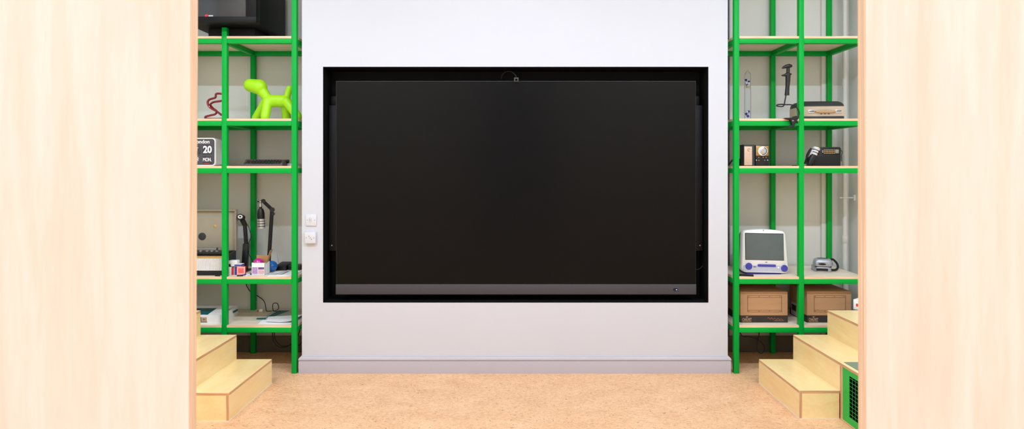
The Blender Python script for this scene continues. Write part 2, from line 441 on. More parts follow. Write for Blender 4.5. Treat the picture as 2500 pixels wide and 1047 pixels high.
# ------------------------------------------------------------------ near plywood partitions
def partition(xin, slope, xout, label):
    # a sheet 23.5 mm thick whose inner edge leans a few millimetres
    zt = CEIL-0.002  # carried up unseen to the ceiling to keep rear lamp light off the niches
    b = B().prism([(xin + slope*(0-1.58), 0), (xin + slope*(zt-1.58), zt), (xout, zt), (xout, 0)], 'xz', 1.0, 1.0235)
    b.bm.normal_update()
    for f in b.bm.faces: f.material_index = 0 if abs(f.normal.y) > 0.5 else 1
    o = b.build('plywood_partition', [M['panel'], M['panel_edge']], base=((xin+xout)/2, 1.012, 0))
    tag(o, label, 'partition')
partition(-0.5447, 0.0046, -4.19, 'large pale birch plywood partition filling the left side of the view')
partition(0.5908, -0.0015, 4.19, 'large pale birch plywood partition filling the right side of the view')

# ------------------------------------------------------------------ stepped plywood seating
H = 0.1875
def steps(side, x1s, label, near1):
    s = side
    root = thing('plywood_steps', label, 'steps', (s*2.3, 3.2, 0))
    far, near = 4.58, 1.55
    xs = [s*x for x in x1s]
    th = 0.018
    def bx(b, xa, xb, *a, **k): return b.box(min(xa, xb), max(xa, xb), *a, **k)
    for i, x in enumerate(xs[:-1]):
        n0 = near1 if i == 0 else near
        top = H*(i+1); lo = H*i
        bx(B(), x, xs[i+1] + s*(th if i < 2 else 0), n0, far, top-th, top, 0.0008, 1, edge=2).build('tread', [M['step'], M['step_edge_z']], root)
        if i == 1 and s > 0:
            bx(B(), x, x+s*th, near1-0.008, far, lo, top-th, edge=0).build('riser', [M['step'], M['step_edge_x']], root)
            bx(B(), x+s*0.001, x+s*0.2, near1-0.030, near1-0.010, 0.012, top-th, edge=1).build('divider', [M['step'], M['step_edge_y']], root)
            bx(B(), x, x+s*0.05, 2.2, near1-0.010, 0, 0.012, edge=2).build('plinth', [M['step'], M['step_edge_z']], root)
            bx(B(), x, x+s*th, near, 2.2, 0, top-th, edge=0).build('riser', [M['step'], M['step_edge_x']], root)
        else:
            lo2 = 0.0 if (i == 1) else lo
            b = B()
            if i == 1:
                bx(b, x, x+s*th, near1, far, lo, top-th, edge=0); bx(b, x, x+s*th, near, near1, 0, top-th, edge=0)
            else:
                bx(b, x, x+s*th, n0, far, lo, top-th, edge=0)
            b.build('riser', [M['step'], M['step_edge_x']], root)
        # end panels close each step
        bx(B(), x+s*th, xs[i+1] + (s*th if i < 2 else 0), far-th, far, 0 if i == 2 else 0, top-th, edge=1).build('end_panel', [M['step'], M['step_edge_y']], root)
        if i == 0:
            bx(B(), x+s*th, xs[1], n0+0.001, n0+th, 0, top-th, edge=1).build('end_panel', [M['step'], M['step_edge_y']], root)
        else:
            bx(B(), x+s*th, xs[i+1], near, near+th, 0, top-th, edge=1).build('end_panel', [M['step'], M['step_edge_y']], root)
    b = B(); bx(b, xs[0]-s*0.004, xs[0], near1-0.004, far, 0, 0.005); bx(b, xs[0], xs[1], near1-0.004, near1, 0, 0.005)
    b.build('sealant_bead', M['sealant'], root)
    return root, xs
stepsL, _ = steps(-1, (1.862, 2.133, 2.41, 3.3), 'birch plywood seating steps rising to the left beside the cork floor', 3.89)
stepsR, xr = steps(1, (1.882, 2.146, 2.409, 3.3), 'birch plywood seating steps rising to the right with green grille', 3.93)
# green ventilation grille let into the second riser on the right
y1, y0 = 3.93-0.032, 3.0
gx = 2.150
fr = B()
fr.box(gx, gx+0.004, y0, y1, 0.014, 0.058).box(gx, gx+0.004, y0, y1, 0.322, 0.366)
fr.box(gx, gx+0.004, y1-0.075, y1, 0.058, 0.322).box(gx, gx+0.004, y0, y0+0.075, 0.058, 0.322)
vf = fr.build('vent_grille', M['green_vent'], stepsR)
mesh = B(); ys, ye = y0+0.075, y1-0.075
k = ys+0.02
while k < ye:
    mesh.box(gx+0.001, gx+0.002, k-0.001, k+0.001, 0.058, 0.322); k += 0.033
k = 0.058+0.0215
while k < 0.32:
    mesh.box(gx+0.0008, gx+0.0018, ys, ye, k-0.0012, k+0.0012); k += 0.0255
mesh.build('grille_mesh', M['green_vent'], vf)
B().box(gx+0.03, gx+0.034, y0, y1, 0.014, 0.366).build('vent_backing', M['void'], vf)
mt = B().box(2.172, 2.405, 3.02, 3.925, 2*H, 2*H+0.003, 0.001).build('step_mat', M['mat_green'], base=(2.29, 3.4, 2*H))
tag(mt, 'grey green mat lying on the second step above the green grille', 'mat')

# ------------------------------------------------------------------ green steel shelving
LV = [2.701, 2.037, 1.655, 0.762, 0.371]
FY0, FY1, BY0, BY1 = 4.80, 4.84, 5.32, 5.36
W = 0.04
def shelving(xs, label, tops):
    root = thing('steel_shelving', label, 'shelving', ((xs[0]+xs[-1]+W)/2, 5.08, 0))
    bv = 0.0025
    for x, tp in zip(xs, tops):
        B().box(x, x+W, FY0, FY1, 0, tp, bv).build('post', M['green'], root)
        B().box(x, x+W, BY0, BY1, 0, tp, bv).build('post', M['green'], root)
    zs = LV + ([3.42] if max(tops) > 3 else [])
    for z in zs:
        top = z > 3
        gaps = [(xs[0], xs[2])] if top and tops[1] < 3 else list(zip(xs, xs[1:]))
        for a, c in gaps:
            B().box(a+W, c, FY0, FY1, z-W, z, bv).build('beam', M['green'], root)
            B().box(a+W, c, BY0, BY1, z-W, z, bv).build('beam', M['green'], root)
        for x, tp in zip(xs, tops):
            if tp >= z: B().box(x, x+W, FY1, BY0, z-W, z, bv).build('beam', M['green'], root)
        if not top:
            g = 0.001; n = W+g; x0, x3 = xs[0], xs[-1]+W; xm0, xm1 = xs[1]-g, xs[1]+n
            pts = [(x0+n, FY0), (xm0, FY0), (xm0, FY1+g), (xm1, FY1+g), (xm1, FY0), (x3-n, FY0), (x3-n, FY1+g), (x3, FY1+g),
                   (x3, BY0-g), (x3-n, BY0-g), (x3-n, BY1), (xm1, BY1), (xm1, BY0-g), (xm0, BY0-g), (xm0, BY1), (x0+n, BY1), (x0+n, BY0-g), (x0, BY0-g), (x0, FY1+g), (x0+n, FY1+g)]
            bb = B().prism(pts, 'xy', z, z+0.018)
            for f in bb.bm.faces: f.material_index = 0 if abs(f.normal.z) > 0.5 else 1
            bb.build('shelf_board', [M['shelf'], M['shelf_edge']], root)
    return root
LX = (-2.918, -2.356, -1.794)
RXs = (1.775, 2.297, 2.801)
shelving(LX, 'green steel shelving with birch boards in the niche left of the display', (3.46, 2.79, 3.46))
shelving(RXs, 'green steel shelving with birch boards in the niche right of the display', (3.46, 3.46, 3.46))
S1, S2, S3, S4, S5 = [z+0.018 for z in LV]

# ------------------------------------------------------------------ the big wall display
DY = 4.862
dx0, dx1, dz0, dz1 = X(820, DY), X(1699.5, DY), Z(718.5, DY), Z(197.5, DY)
zb = Z(693.5, DY)
dsp = thing('wall_display', 'very large black flat display recessed in the white wall', 'display', ((dx0+dx1)/2, RB, dz0))
B().box(dx0, dx1, DY+0.004, DY+0.06, dz0, dz1, 0.002).build('housing', M['dark'], dsp)
B().box(dx0+0.004, dx1-0.004, DY, DY+0.005, zb+0.003, dz1-0.004).build('screen', M['screen'], dsp)
sb = B().box(dx0, dx1, DY-0.006, DY+0.004, dz0, zb, 0.003).build('soundbar', M['soundbar'], dsp)
sx, sz = X(1648.5, DY), Z(706.5, DY)
se = B().rrect(sx-0.019, sx+0.019, sz-0.011, sz+0.011, 0.0105, DY-0.009, DY-0.005).build('sensor_window', M['sensor'], sb)
B().lathe([(0.0035, 0), (0.0035, 0.002)], (sx+0.008, DY-0.0085, sz), 12, axis='y').build('indicator_light', M['led'], se)
for px0, px1, sc in ((803, 822, 810), (1697, 1715.5, 1709)):
    br = B().box(X(px0, 4.93), X(px1, 4.93), 4.93, RB, Z(612, 4.93), Z(257, 4.93), 0.003).build('mount_arm', M['mount_black'], dsp)
    B().lathe([(0.005, 0), (0.005, 0.003), (0.003, 0.004)], (X(sc, 4.93), 4.93, Z(599, 4.93)), 12, axis='y').build('screw', M['silver'], br)
    a, c = (808, 822) if px0 < 1000 else (1697, 1708)
    B().box(X(a, 4.96), X(c, 4.96), 4.96, RB, Z(258, 4.96), Z(235, 4.96), 0.003).build('mount_bracket', M['mount_black'], dsp)
cam = thing('webcam', 'small square black webcam clipped on the top edge of the display', 'webcam', P(1260.5, 197.5, 4.84))
q = P(1260.5, 195.5, 4.835)
B().box(q.x-0.019, q.x+0.019, 4.835, 4.872, q.z-0.014, q.z+0.022, 0.003).build('body', M['dark'], cam)
B().lathe([(0.009, 0), (0.009, 0.002), (0.006, 0.002), (0.005, 0.0005)], (q.x, 4.8355, q.z+0.003), 18, axis='y').build('lens', M['void'], cam)
B().tube([P(1260, 188, 4.866), P(1258, 183, 4.868), P(1250, 176, 4.88), P(1243, 174, 4.89), P(1233, 176, 4.90), P(1226, 184, 4.92), P(1224, 192, 4.95)], 0.0022).build('cable', M['dark'], cam)
dc = B().tube([P(1714, 575, 5.0), P(1719, 592, 4.98), P(1721.5, 620, 4.97), P(1719, 640, 4.96), P(1711, 654, 4.95), P(1700, 658, 4.94), P(1690, 655, 4.935)], 0.0028).build('loose_cable', M['dark'], base=P(1714, 600, 4.97))
tag(dc, 'thin black cable looping in the gap right of the display', 'cable')

# ------------------------------------------------------------------ wall plates on the bay
def plate(py0, py1, depth, label, kind):
    x0, x1 = X(747, WF), X(773.3, WF); z0, z1 = Z(py1, WF), Z(py0, WF)
    r = thing(kind, label, 'socket', ((x0+x1)/2, WF, z0))
    fy = WF-depth
    if depth > 0.015:
        B().box(x0+0.001, x1-0.001, WF-depth+0.008, WF, z0+0.001, z1-0.001, 0.002).build('back_box', M['plate'], r)
        B().box(x0, x1, fy, fy+0.008, z0, z1, 0.002).build('face_plate', M['plate'], r)
    else:
        B().box(x0, x1, fy, WF, z0, z1, 0.002).build('face_plate', M['plate'], r)
    zc = (z0+z1)/2; xc = (x0+x1)/2
    for d in (-0.030, 0.030):
        B().lathe([(0.0035, 0), (0.0035, 0.001)], (xc+d, fy+0.0003, zc), 12, axis='y').build('screw', M['steel'], r)
    return r, xc, zc, fy
r, xc, zc, fy = plate(523, 551, 0.009, 'white data outlet plate on the wall, the upper of two plates', 'data_outlet')
for dz in (-0.016, 0.002):
    b = B(); x0, z0 = xc-0.016, zc+dz; w, h, e = 0.017, 0.016, 0.0014
    b.box(x0, x0+w, fy-0.0006, fy, z0, z0+e).box(x0, x0+w, fy-0.0006, fy, z0+h-e, z0+h).box(x0, x0+e, fy-0.0006, fy, z0, z0+h).box(x0+w-e, x0+w, fy-0.0006, fy, z0, z0+h)
    b.build('outlet_module', M['steel'], r)
B().box(xc+0.026, xc+0.034, fy-0.0004, fy, zc-0.033, zc-0.028).build('marking', M['grey_paper'], r)
r, xc, zc, fy = plate(565.5, 593, 0.030, 'white boxed power socket on the wall, the lower of two plates', 'power_socket')
b = B()
for dx, dz in ((-0.010, 0.012), (0.0, 0.0), (0.010, -0.012)): b.box(xc+dx-0.002, xc+dx+0.002, fy-0.0005, fy, zc+dz-0.004, zc+dz+0.004)
b.build('pin_slot', M['dark'], r)

# ================================================================== LEFT SHELVING CONTENTS
# old tube television on the top board
tz = 2.80
tv = thing('tube_television', 'big black tube television overhanging the top left shelf', 'television', (-2.3, 4.95, S1))
x0, x1, yf, yb = -2.615, -2.03, 4.69, 5.31
B().box(x0+0.10, x1-0.10, 4.90, 5.20, S1, tz+0.002, 0.004).build('plinth', M['black_matte'], tv)
bd = B()
bd.prism([(yf+0.07, tz), (5.14, tz), (yb, tz+0.012), (yb, tz+0.42), (5.02, tz+0.52), (yf+0.07, tz+0.52)], 'yz', x0+0.008, x1-0.006, 0.006)
bd.build('cabinet', M['crt_body'], tv)
bz = B()
for a in ((x0, x1, yf, yf+0.075, tz, tz+0.050), (x0, x1, yf, yf+0.075, tz+0.475, tz+0.53), (x0, x0+0.06, yf, yf+0.075, tz+0.045, tz+0.475), (x1-0.085, x1, yf, yf+0.075, tz+0.045, tz+0.475)):
    bz.box(*a, 0.006)
bez = bz.build('bezel', M['crt_body'], tv)
B().box(x0+0.05, x1-0.05, yf+0.015, yf+0.04, tz+0.04, tz+0.48, 0.004).build('screen', M['crt_glass'], tv)
st = B().rrect(X(498, yf), X(506, yf), Z(42, yf), Z(34.5, yf), 0.006, yf+0.013, yf+0.0152).build('red_sticker', M['red'], tv)
B().box(X(507, yf), X(518, yf), yf+0.013, yf+0.0152, Z(39, yf), Z(36, yf)).build('badge', M['grey_paper'], tv)

# dark red tubular knot
def c2(x, y, Y): return P(470 + x/4.19, 170 + y/4.19, Y)
seq = [(295, 247, 4.93), (242, 249, 4.93), (233, 285, 4.935), (170, 308, 4.94), (155, 342, 4.94), (180, 387, 4.94), (245, 425, 4.935), (295, 462, 4.92),
       (350, 494, 4.91), (300, 503, 4.93), (200, 503, 4.96), (140, 500, 4.955), (133, 482, 4.95), (185, 467, 4.955), (232, 455, 4.96), (247, 425, 4.965), (208, 394, 4.965), (184, 357, 4.965), (218, 332, 4.965), (295, 320, 4.96), (350, 300, 4.95), (335, 262, 4.94)]
pts = [c2(*s) for s in seq]
zmin = S2+0.0088
pts = [Vector((p.x, p.y, max(p.z, zmin))) for p in pts]
k = B().tube(pts, 0.0088, 10, 6, True).build('tube_sculpture', M['red_glaze'], base=(-2.42, 4.95, S2))
tag(k, 'glossy dark red bent tube sculpture on shelf beside the lime dog', 'sculpture')

# lime toy dog: one smooth body
YD = 5.0
def cd2(x, y, dy=0.0): return c2(x, y, YD+dy)
u = 0.00344/4.19
bd = B()
bd.capsule(cd2(592, 160), 66*u, cd2(682, 178), 79*u)
bd.capsule(cd2(700, 205), 60*u, cd2(775, 300), 44*u)
bd.capsule(cd2(790, 320), 64*u, cd2(945, 322), 63*u)
def leg(a, ra, c, rc, dy):
    p = cd2(c[0], c[1], dy*1.3); p.z = S2 + rc*u*0.75
    bd.capsule(cd2(a[0], a[1], dy*0.4), ra*u, p, rc*u)
leg((770, 320), 50, (742, 462), 44, -0.045)
leg((760, 310), 46, (650, 462), 42, 0.05)
leg((960, 325), 48, (1080, 468), 43, -0.045)
leg((945, 330), 46, (962, 470), 44, 0.06)
bd.capsule(cd2(960, 300), 34*u, cd2(992, 192), 31*u)
for v in bd.bm.verts: v.co.z = max(v.co.z, S2+0.0005)
dog = bd.build('toy_dog', M['lime'], base=(-2.17, YD, S2))
md = dog.modifiers.new('r', 'REMESH'); md.mode = 'VOXEL'; md.voxel_size = 0.005; md.use_smooth_shade = True
sm = dog.modifiers.new('s', 'SMOOTH'); sm.factor = 0.5; sm.iterations = 7
tag(dog, 'lime green abstract plastic toy dog standing on second shelf left', 'toy dog')

# flip clock
YC = 4.862
cx1 = X(526.5, YC); cx0 = cx1-0.36; cz1 = Z(336.3, YC)
clk = thing('flip_clock', 'white framed flip calendar clock showing 20 beside the left partition', 'clock', ((cx0+cx1)/2, 4.92, S3))
cs = B().loft([[(x, YC+dy, z) for x, z in rr(cx0+i, cx1-i, S3+i, cz1-i, 0.028, 5)] for i, dy in ((0.002, 0), (0, 0.004), (0, 0.02), (0.004, 0.12), (0.008, 0.125))])
cs.build('case', M['white_plastic'], clk)
i = 0.009
fc = B().rrect(cx0+i, cx1-i, S3+i, cz1-i, 0.021, YC-0.001, YC+0.002).build('dial_plate', M['clock_face'], clk)
def cp(x, y): return 476 + x/13.086, 330 + y/13.086
def ctext(s, xa, xb, ya, yb, bold=0.02, m='lettering'):
    text('lettering', s, M[m], fc, X(xa, YC), X(xb, YC), Z(yb, YC), Z(ya, YC), YC-0.0022, bold=bold)
B().box(X(494.8, YC), X(518.2, YC), YC-0.0018, YC-0.0008, Z(377, YC), Z(353, YC), 0.0004).build('flap', M['flap'], fc)
B().box(X(494.8, YC), X(518.2, YC), YC-0.0018, YC-0.0008, Z(400.5, YC), Z(381, YC), 0.0004).build('flap', M['flap'], fc)
B().box(X(452, YC), X(490, YC), YC-0.0018, YC-0.0008, Z(377, YC), Z(353, YC), 0.0004).build('flap', M['flap'], fc)
ctext('London', 474.0, 511.8, 341.2, 350.2)
ctext('20', 496.2, 517.4, 355.8, 373.8, 0.035)
ctext('MON.', 496.0, 516.8, 385.0, 394.0)
ctext('OCT', 463.0, 484.4, 359.8, 368.2)
b = B()
for k in range(12):
    a = 2*PI*k/12; cxx, czz = X(477.5, YC), Z(388, YC)
    mtx = Matrix.Translation((cxx, 0, czz)) @ Matrix.Rotation(a, 4, 'Y')
    b.box(0.012, 0.028, YC-0.0024, YC-0.001, -0.0024, 0.0024, mtx=mtx)
b.build('sun_symbol', M['lettering'], fc)
B().box(X(497, YC), X(512, YC), YC-0.0024, YC-0.0016, Z(399.4, YC), Z(398.2, YC)).build('red_line', M['red'], fc)

# portable typewriter
ty = thing('typewriter', 'low dark portable typewriter with two red keys on the third shelf', 'typewriter', (-2.085, 5.0, S3), rot=(0, 0, math.radians(12)), local=True)
ty.scale = (0.95, 1, 0.9)
bd = B().prism([(-0.14, 0), (-0.14, 0.017), (-0.125, 0.02), (-0.118, 0.012), (0.02, 0.046), (0.03, 0.062), (0.14, 0.050), (0.14, 0)], 'yz', -0.155, 0.155, 0.003)
bd.box(-0.165, -0.148, -0.14, 0.14, 0, 0.026, 0.003).box(0.148, 0.165, -0.14, 0.14, 0, 0.026, 0.003)
bd.prism([(-0.135, 0.018), (0.03, 0.062), (0.14, 0.052), (0.14, 0.01), (-0.135, 0.01)], 'yz', -0.163, -0.146, 0.002)
bd.prism([(-0.135, 0.018), (0.03, 0.062), (0.14, 0.052), (0.14, 0.01), (-0.135, 0.01)], 'yz', 0.146, 0.163, 0.002)
bd.build('body', M['typewriter_grey'], ty)
for rI in range(4):
    for cI in range(11):
        x = -0.128 + cI*0.0253 + (rI % 2)*0.004; y = -0.105 + rI*0.033; z = 0.017 + rI*0.0098
        if rI == 0 and not 2 <= cI <= 8: continue
        red = (rI == 3 and cI in (0, 10)) or (rI == 3 and cI == 4)
        b = B().box(x-0.009, x+0.009, y-0.009, y+0.009, z+0.006, z+0.012, 0.002, 1).box(x-0.002, x+0.002, y-0.002, y+0.002, z-0.006, z+0.007)
        b.build('key', M['dark_red'] if red else M['black'], ty)
pl = B().cyl((-0.15, 0.085, 0.044), (0.15, 0.085, 0.044), 0.016, seg=20).build('platen', M['black_matte'], ty)
for sgn in (-1, 1):
    B().lathe([(0.008, 0.148), (0.008, 0.163), (0.017, 0.164), (0.017, 0.180), (0.013, 0.184)], (0, 0.085, 0.045), 18, axis='x').build('knob', M['black'], pl) if sgn > 0 else \
    B().lathe([(0.013, -0.184), (0.017, -0.180), (0.017, -0.164), (0.008, -0.163), (0.008, -0.148)], (0, 0.085, 0.045), 18, axis='x').build('knob', M['black'], pl)
ntb = B().box(X(697, 5.12), X(722, 5.12), 5.12, 5.26, S3, S3+0.022, 0.001).build('paper_pad', M['paper'], base=(-1.9, 5.2, S3))
tag(ntb, 'pale paper pad lying right of the typewriter behind the post', 'pad')

# portable radio gramophone with raised lid
YR = 4.862
rx1, rx0 = -2.345, -2.83
rd = thing('portable_gramophone', 'vintage portable player with ribbed silver grille and raised beige lid', 'record player', ((rx0+rx1)/2, 4.95, S4))
B().prism([(YR+0.004, S4+0.012), (YR+0.004, 0.935), (YR+0.02, 0.94), (5.03, 0.962), (5.03, S4+0.012)], 'yz', rx0, rx1, 0.004).build('body', M['charcoal'], rd)
B().box(rx0, rx1, YR-0.004, 5.03, S4, 0.816, 0.004).build('base', M['black_matte'], rd)
g = B(); gx0, gx1, gz0, gz1 = rx0+0.01, rx1-0.012, 0.820, 0.921
n = 46
for kx in range(n):
    a = gx0 + (gx1-gx0)*kx/n
    g.box(a+0.0016, a+(gx1-gx0)/n-0.0016, YR-0.003, YR+0.005, gz0, gz1)
gr = g.build('grille', M['white_plastic'], rd)
B().box(gx0, gx1, YR+0.0025, YR+0.005, gz0, gz1).build('grille_backing', M['dark'], gr)
B().box(rx0+0.004, rx1-0.004, YR-0.004, YR+0.006, 0.922, 0.937, 0.002).build('gold_strip', M['gold'], rd)
B().box(rx0+0.02, rx1-0.02, YR+0.03, 5.02, 0.947, 0.9625, 0.001).build('deck', M['black'], rd)
for px in (490, 506, 518, 530):
    p = P(px, 620, 4.96)
    B().lathe([(0.013, 0.958), (0.013, 0.968), (0.010, 0.971)], (p.x, 4.96, 0), 18).build('knob', M['silver'], rd)
B().tube([(rx0+0.1, 5.0, 0.975), (rx0+0.2, 4.99, 0.978), (rx1-0.12, 4.985, 0.978), (rx1-0.1, 4.96, 0.972)], 0.004, 8).build('tonearm', M['silver'], rd)
B().lathe([(0.008, 0.96), (0.008, 0.985), (0.004, 0.99)], (rx1-0.14, 4.99, 0), 12).build('spindle', M['black'], rd)
lz1 = 1.307
ld = B().box(rx0+0.0, rx1+0.004, 5.035, 5.055, 0.955, lz1, 0.003)
for a in ((rx0, rx1+0.004, 5.01, 5.04, lz1-0.012, lz1), (rx1-0.006, rx1+0.004, 5.01, 5.04, 0.962, lz1-0.006), (rx0, rx0+0.01, 5.01, 5.04, 0.962, lz1-0.006)):
    ld.box(*a, 0.003)
lo = ld.build('lid', M['lid'], rd)
p = P(493.5, 577, 5.033)
B().lathe([(0.0315, 0), (0.0315, 0.004), (0.026, 0.006)], (p.x, 5.036, p.z), 28, axis='y').build('dark_disc', M['charcoal'], lo)
p = P(525, 552, 5.033)
B().lathe([(0.013, 0), (0.012, 0.003), (0.005, 0.005)], (p.x, 5.036, p.z), 10, axis='y').build('catch', M['gold'], lo)
B().torus((rx1+0.002, 4.945, 0.885), 0.035, 0.005, 'x', 20, PI*1.05, PI*1.95).build('side_handle', M['silver'], rd)

# first jointed arm
def arm_thing(name, label, cat, loc): return thing(name, label, cat, loc)
YA = 5.07
a1 = arm_thing('desk_arm', 'black jointed desk arm with white ring head, left of the green rear post', 'desk arm', P(600, 656, YA))
def A(px, py, dy=0): return P(px, py, YA+dy)
bz_ = S4
p = A(599, 655); B().box(p.x-0.045, p.x+0.035, YA-0.05, YA+0.05, S4, S4+0.016, 0.004).build('base', M['black'], a1)
def bar(p0, p1, w, d, m, name, par):
    p0, p1 = Vector(p0), Vector(p1); t_ = (p1-p0); L_ = t_.length; t_.normalize()
    yv = Vector((0, 1, 0)); xv = yv.cross(t_).normalized(); yv = t_.cross(xv)
    R = Matrix((xv, yv, t_)).transposed().to_4x4(); R.translation = p0
    b_ = B().box(-w/2, w/2, -d/2, d/2, 0, L_, min(w, d)*0.15, 2, mtx=R)
    return b_.build(name, m, par)
q0 = A(597.5, 652); q0.z = S4+0.012
bar(q0, A(601.5, 594), 0.046, 0.045, M['black'], 'lower_arm', a1)
bar(A(601.5, 600), A(597.5, 543), 0.027, 0.026, M['black_matte'], 'upper_arm', a1)
bar(A(598, 549), A(590, 533, -0.01), 0.034, 0.030, M['black_matte'], 'neck', a1)
hd = B()
c = A(589, 531, -0.012); hd.ball(c, (0.032, 0.03, 0.026), 20)
hd.cyl(c, A(586, 529, -0.045), 0.025, 0.026, 20)
hdo = hd.build('head', M['black'], a1)
c = A(586.3, 529, -0.047); B().torus(c, 0.0155, 0.0048, 'y', 24, sz=0.72).build('white_ring', M['white_plastic'], hdo)
B().tube([A(598, 541, -0.01), A(606, 552), A(612, 570), A(613.5, 578), A(608, 592), A(606.5, 605), A(608, 620), A(614, 632, 0.02), A(620, 645, 0.03)], 0.003).build('cable', M['cable'], a1)

# boom arm with microphone
YM = 5.12
a2 = thing('boom_arm', 'black two part boom arm right of the green rear post', 'boom arm', P(657, 655, YM))
def Q(px, py, dy=0): return P(px, py, YM+dy)
q0 = Q(655.5, 655); q0.z = S4
B().lathe([(0.04, 0), (0.04, 0.012), (0.02, 0.018), (0.018, 0.05)], (q0.x, YM, S4), 20).build('base', M['black'], a2)
q1 = q0.copy(); q1.z = S4+0.03
bar(q1, Q(664, 512), 0.027, 0.024, M['black_matte'], 'lower_arm', a2)
kn = B().cyl(Q(664.5, 512, -0.022), Q(664.5, 512, 0.022), 0.021, seg=18); kn.cyl(Q(667, 522, -0.02), Q(667, 522, 0.02), 0.014, seg=14)
kn.build('elbow', M['black'], a2)
bar(Q(664.5, 512), Q(642.5, 491), 0.025, 0.022, M['black_matte'], 'upper_arm', a2)
B().cyl(Q(643, 491, -0.02), Q(643, 491, 0.02), 0.019, seg=18).build('wrist_joint', M['black'], a2)
B().cyl(Q(629, 492), Q(640, 492), 0.006, seg=10).build('wing_bolt', M['black'], a2)
b = B().cyl(Q(636.3, 487), Q(636.3, 498), 0.009, seg=14).ball(Q(636.5, 492), 0.0145, 14); b.cyl(Q(636.3, 498), Q(636.2, 505), 0.012, seg=14)
b.build('silver_swivel', M['silver'], a2)
mc = thing('microphone', 'black and silver studio microphone hanging from the boom arm', 'microphone', Q(638.5, 557))
B().cyl(Q(636.3, 503.2), Q(636.4, 512), 0.0115, 0.013, 16).build('collar', M['black'], mc)
B().tube_rings([Q(636.4, 509), Q(636.6, 514), Q(637, 522), Q(637.3, 533)], [0.017, 0.026, 0.030, 0.0305], 22).build('body', M['black'], mc)
B().tube_rings([Q(637.3, 532), Q(637.9, 545), Q(638.4, 555), Q(638.5, 557.5)], [0.029, 0.0300, 0.029, 0.026], 22).build('head_grille', M['mic_mesh'], mc)
b = B()
for y_ in (533, 539.3, 545.6, 552): b.cyl(Q(637.4+(y_-533)*0.05, y_-0.7), Q(637.4+(y_-533)*0.05, y_+0.8), 0.0308, seg=22)
for k in range(4):
    a = 2*PI*k/4-PI/2-0.2; o_ = Vector((math.cos(a)*0.0298, math.sin(a)*0.0298, 0)); b.cyl(Q(637.3, 533)+o_, Q(638.3, 554)+o_, 0.0022, seg=6)
b.build('cage_band', M['black'], mc)

# little boxes beside the player
def card_box(px0, px1, py0, y, th, front, side, label, yaw):
    x0, x1 = X(px0, y), X(px1, y); w = x1-x0; z1 = Z(py0, y)-S4
    r = thing('card_box', label, 'box', (x0, y, S4), group='playing card boxes beside the player', rot=(0, 0, yaw), local=True)
    B().box(0, w, 0, th, 0, z1, 0.0012, 1).build('carton', M[side], r)
    if front:
        B().box(0.004, w-0.004, -0.0006, 0.0005, 0.004, z1-0.004).build('white_border', M['white_card'], r)
        B().box(0.007, w-0.007, -0.0010, 0.0005, 0.007, z1-0.007).build('front_print', M[front], r)
        B().box(0.014, w-0.014, -0.0014, 0.0005, 0.016, z1-0.016).build('inner_print', M['salmon'], r)
    return r
card_box(577.6, 598, 650.5, 4.885, 0.017, 'pink', 'red', 'red card box with pale bordered front, right end of the small row', math.radians(8))
card_box(572.3, 577.0, 652, 4.885, 0.06, None, 'blue', 'blue card box standing edge on in the middle of small row', math.radians(4))
card_box(565.2, 570.5, 653, 4.885, 0.06, None, 'red', 'plain red card box standing edge on beside the blue one', math.radians(4))
wb = B().box(X(570.9, 4.885), X(572.0, 4.885), 4.887, 4.945, S4, Z(652, 4.885), 0.0005).build('card_sleeve', M['white_card'], base=(X(571.4, 4.885), 4.91, S4))
tag(wb, 'thin white card sleeve between the red and blue card boxes', 'sleeve')
wb = B().box(X(556, 4.885), X(564.6, 4.885), 4.882, 4.95, S4, Z(652, 4.885), 0.001).build('carton', M['white_card'], base=(X(560, 4.885), 4.91, S4))
tag(wb, 'small plain white carton beside the green post below stacked boxes', 'box')
zt = Z(650.3, 4.885)
fb = thing('flat_box', 'flat blue and white box lying on top of the card boxes', 'box', (X(578, 4.885), 4.91, zt))
B().box(X(563, 4.885), X(588.5, 4.885), 4.888, 4.945, zt, zt+0.018, 0.001).build('carton', M['white_card'], fb)
B().box(X(572, 4.885), X(588.8, 4.885), 4.8868, 4.9462, zt+0.003, zt+0.0155).build('blue_band', M['blue'], fb)
wt = B().box(X(557, 4.885), X(577.5, 4.885), 4.892, 4.945, zt+0.018, zt+0.047, 0.003).build('soap_box', M['white_card'], base=(X(568, 4.885), 4.91, zt+0.018))
tag(wt, 'small white box on top of the blue and white flat box', 'box')

# open printed carton with a magenta ball
YB = 4.885
bx0, bx1 = X(614, YB), X(646.6, YB); bz1 = Z(641.5, YB); dp = 0.1; tk = 0.0018
ob = thing('open_carton', 'open white carton with purple pictures and brown raised flaps', 'box', ((bx0+bx1)/2, YB+dp/2, S4))
b = B().box(bx0, bx1, YB, YB+tk, S4, bz1).box(bx0, bx1, YB+dp-tk, YB+dp, S4, bz1).box(bx0, bx0+tk, YB, YB+dp, S4, bz1).box(bx1-tk, bx1, YB, YB+dp, S4, bz1).box(bx0, bx1, YB, YB+dp, S4, S4+tk)
b.build('carton', M['white_card'], ob)
B().box(bx0, bx1-0.004, YB+dp-0.004, YB+dp-0.002, bz1-0.03, bz1+0.048).build('back_flap', M['card_inside'], ob)
fl = B(); tp = P(662.5, 609.5, YB+0.05); h0 = Vector((bx1-0.001, YB+0.05, bz1-0.004)); dv = (tp-h0)
ang = math.atan2(dv.z, dv.x)
fl.box(0, dv.length, -0.046, 0.046, -0.001, 0.001, mtx=Matrix.Translation(h0) @ Matrix.Rotation(-ang, 4, 'Y') @ Matrix.Rotation(math.radians(9), 4, 'X'))
fl.build('side_flap', M['card_inside'], ob)
B().box(bx0+0.006, (bx0+bx1)/2-0.004, YB-0.0006, YB+0.0005, S4+0.008, bz1-0.036).build('lilac_picture', M['purple_a'], ob)
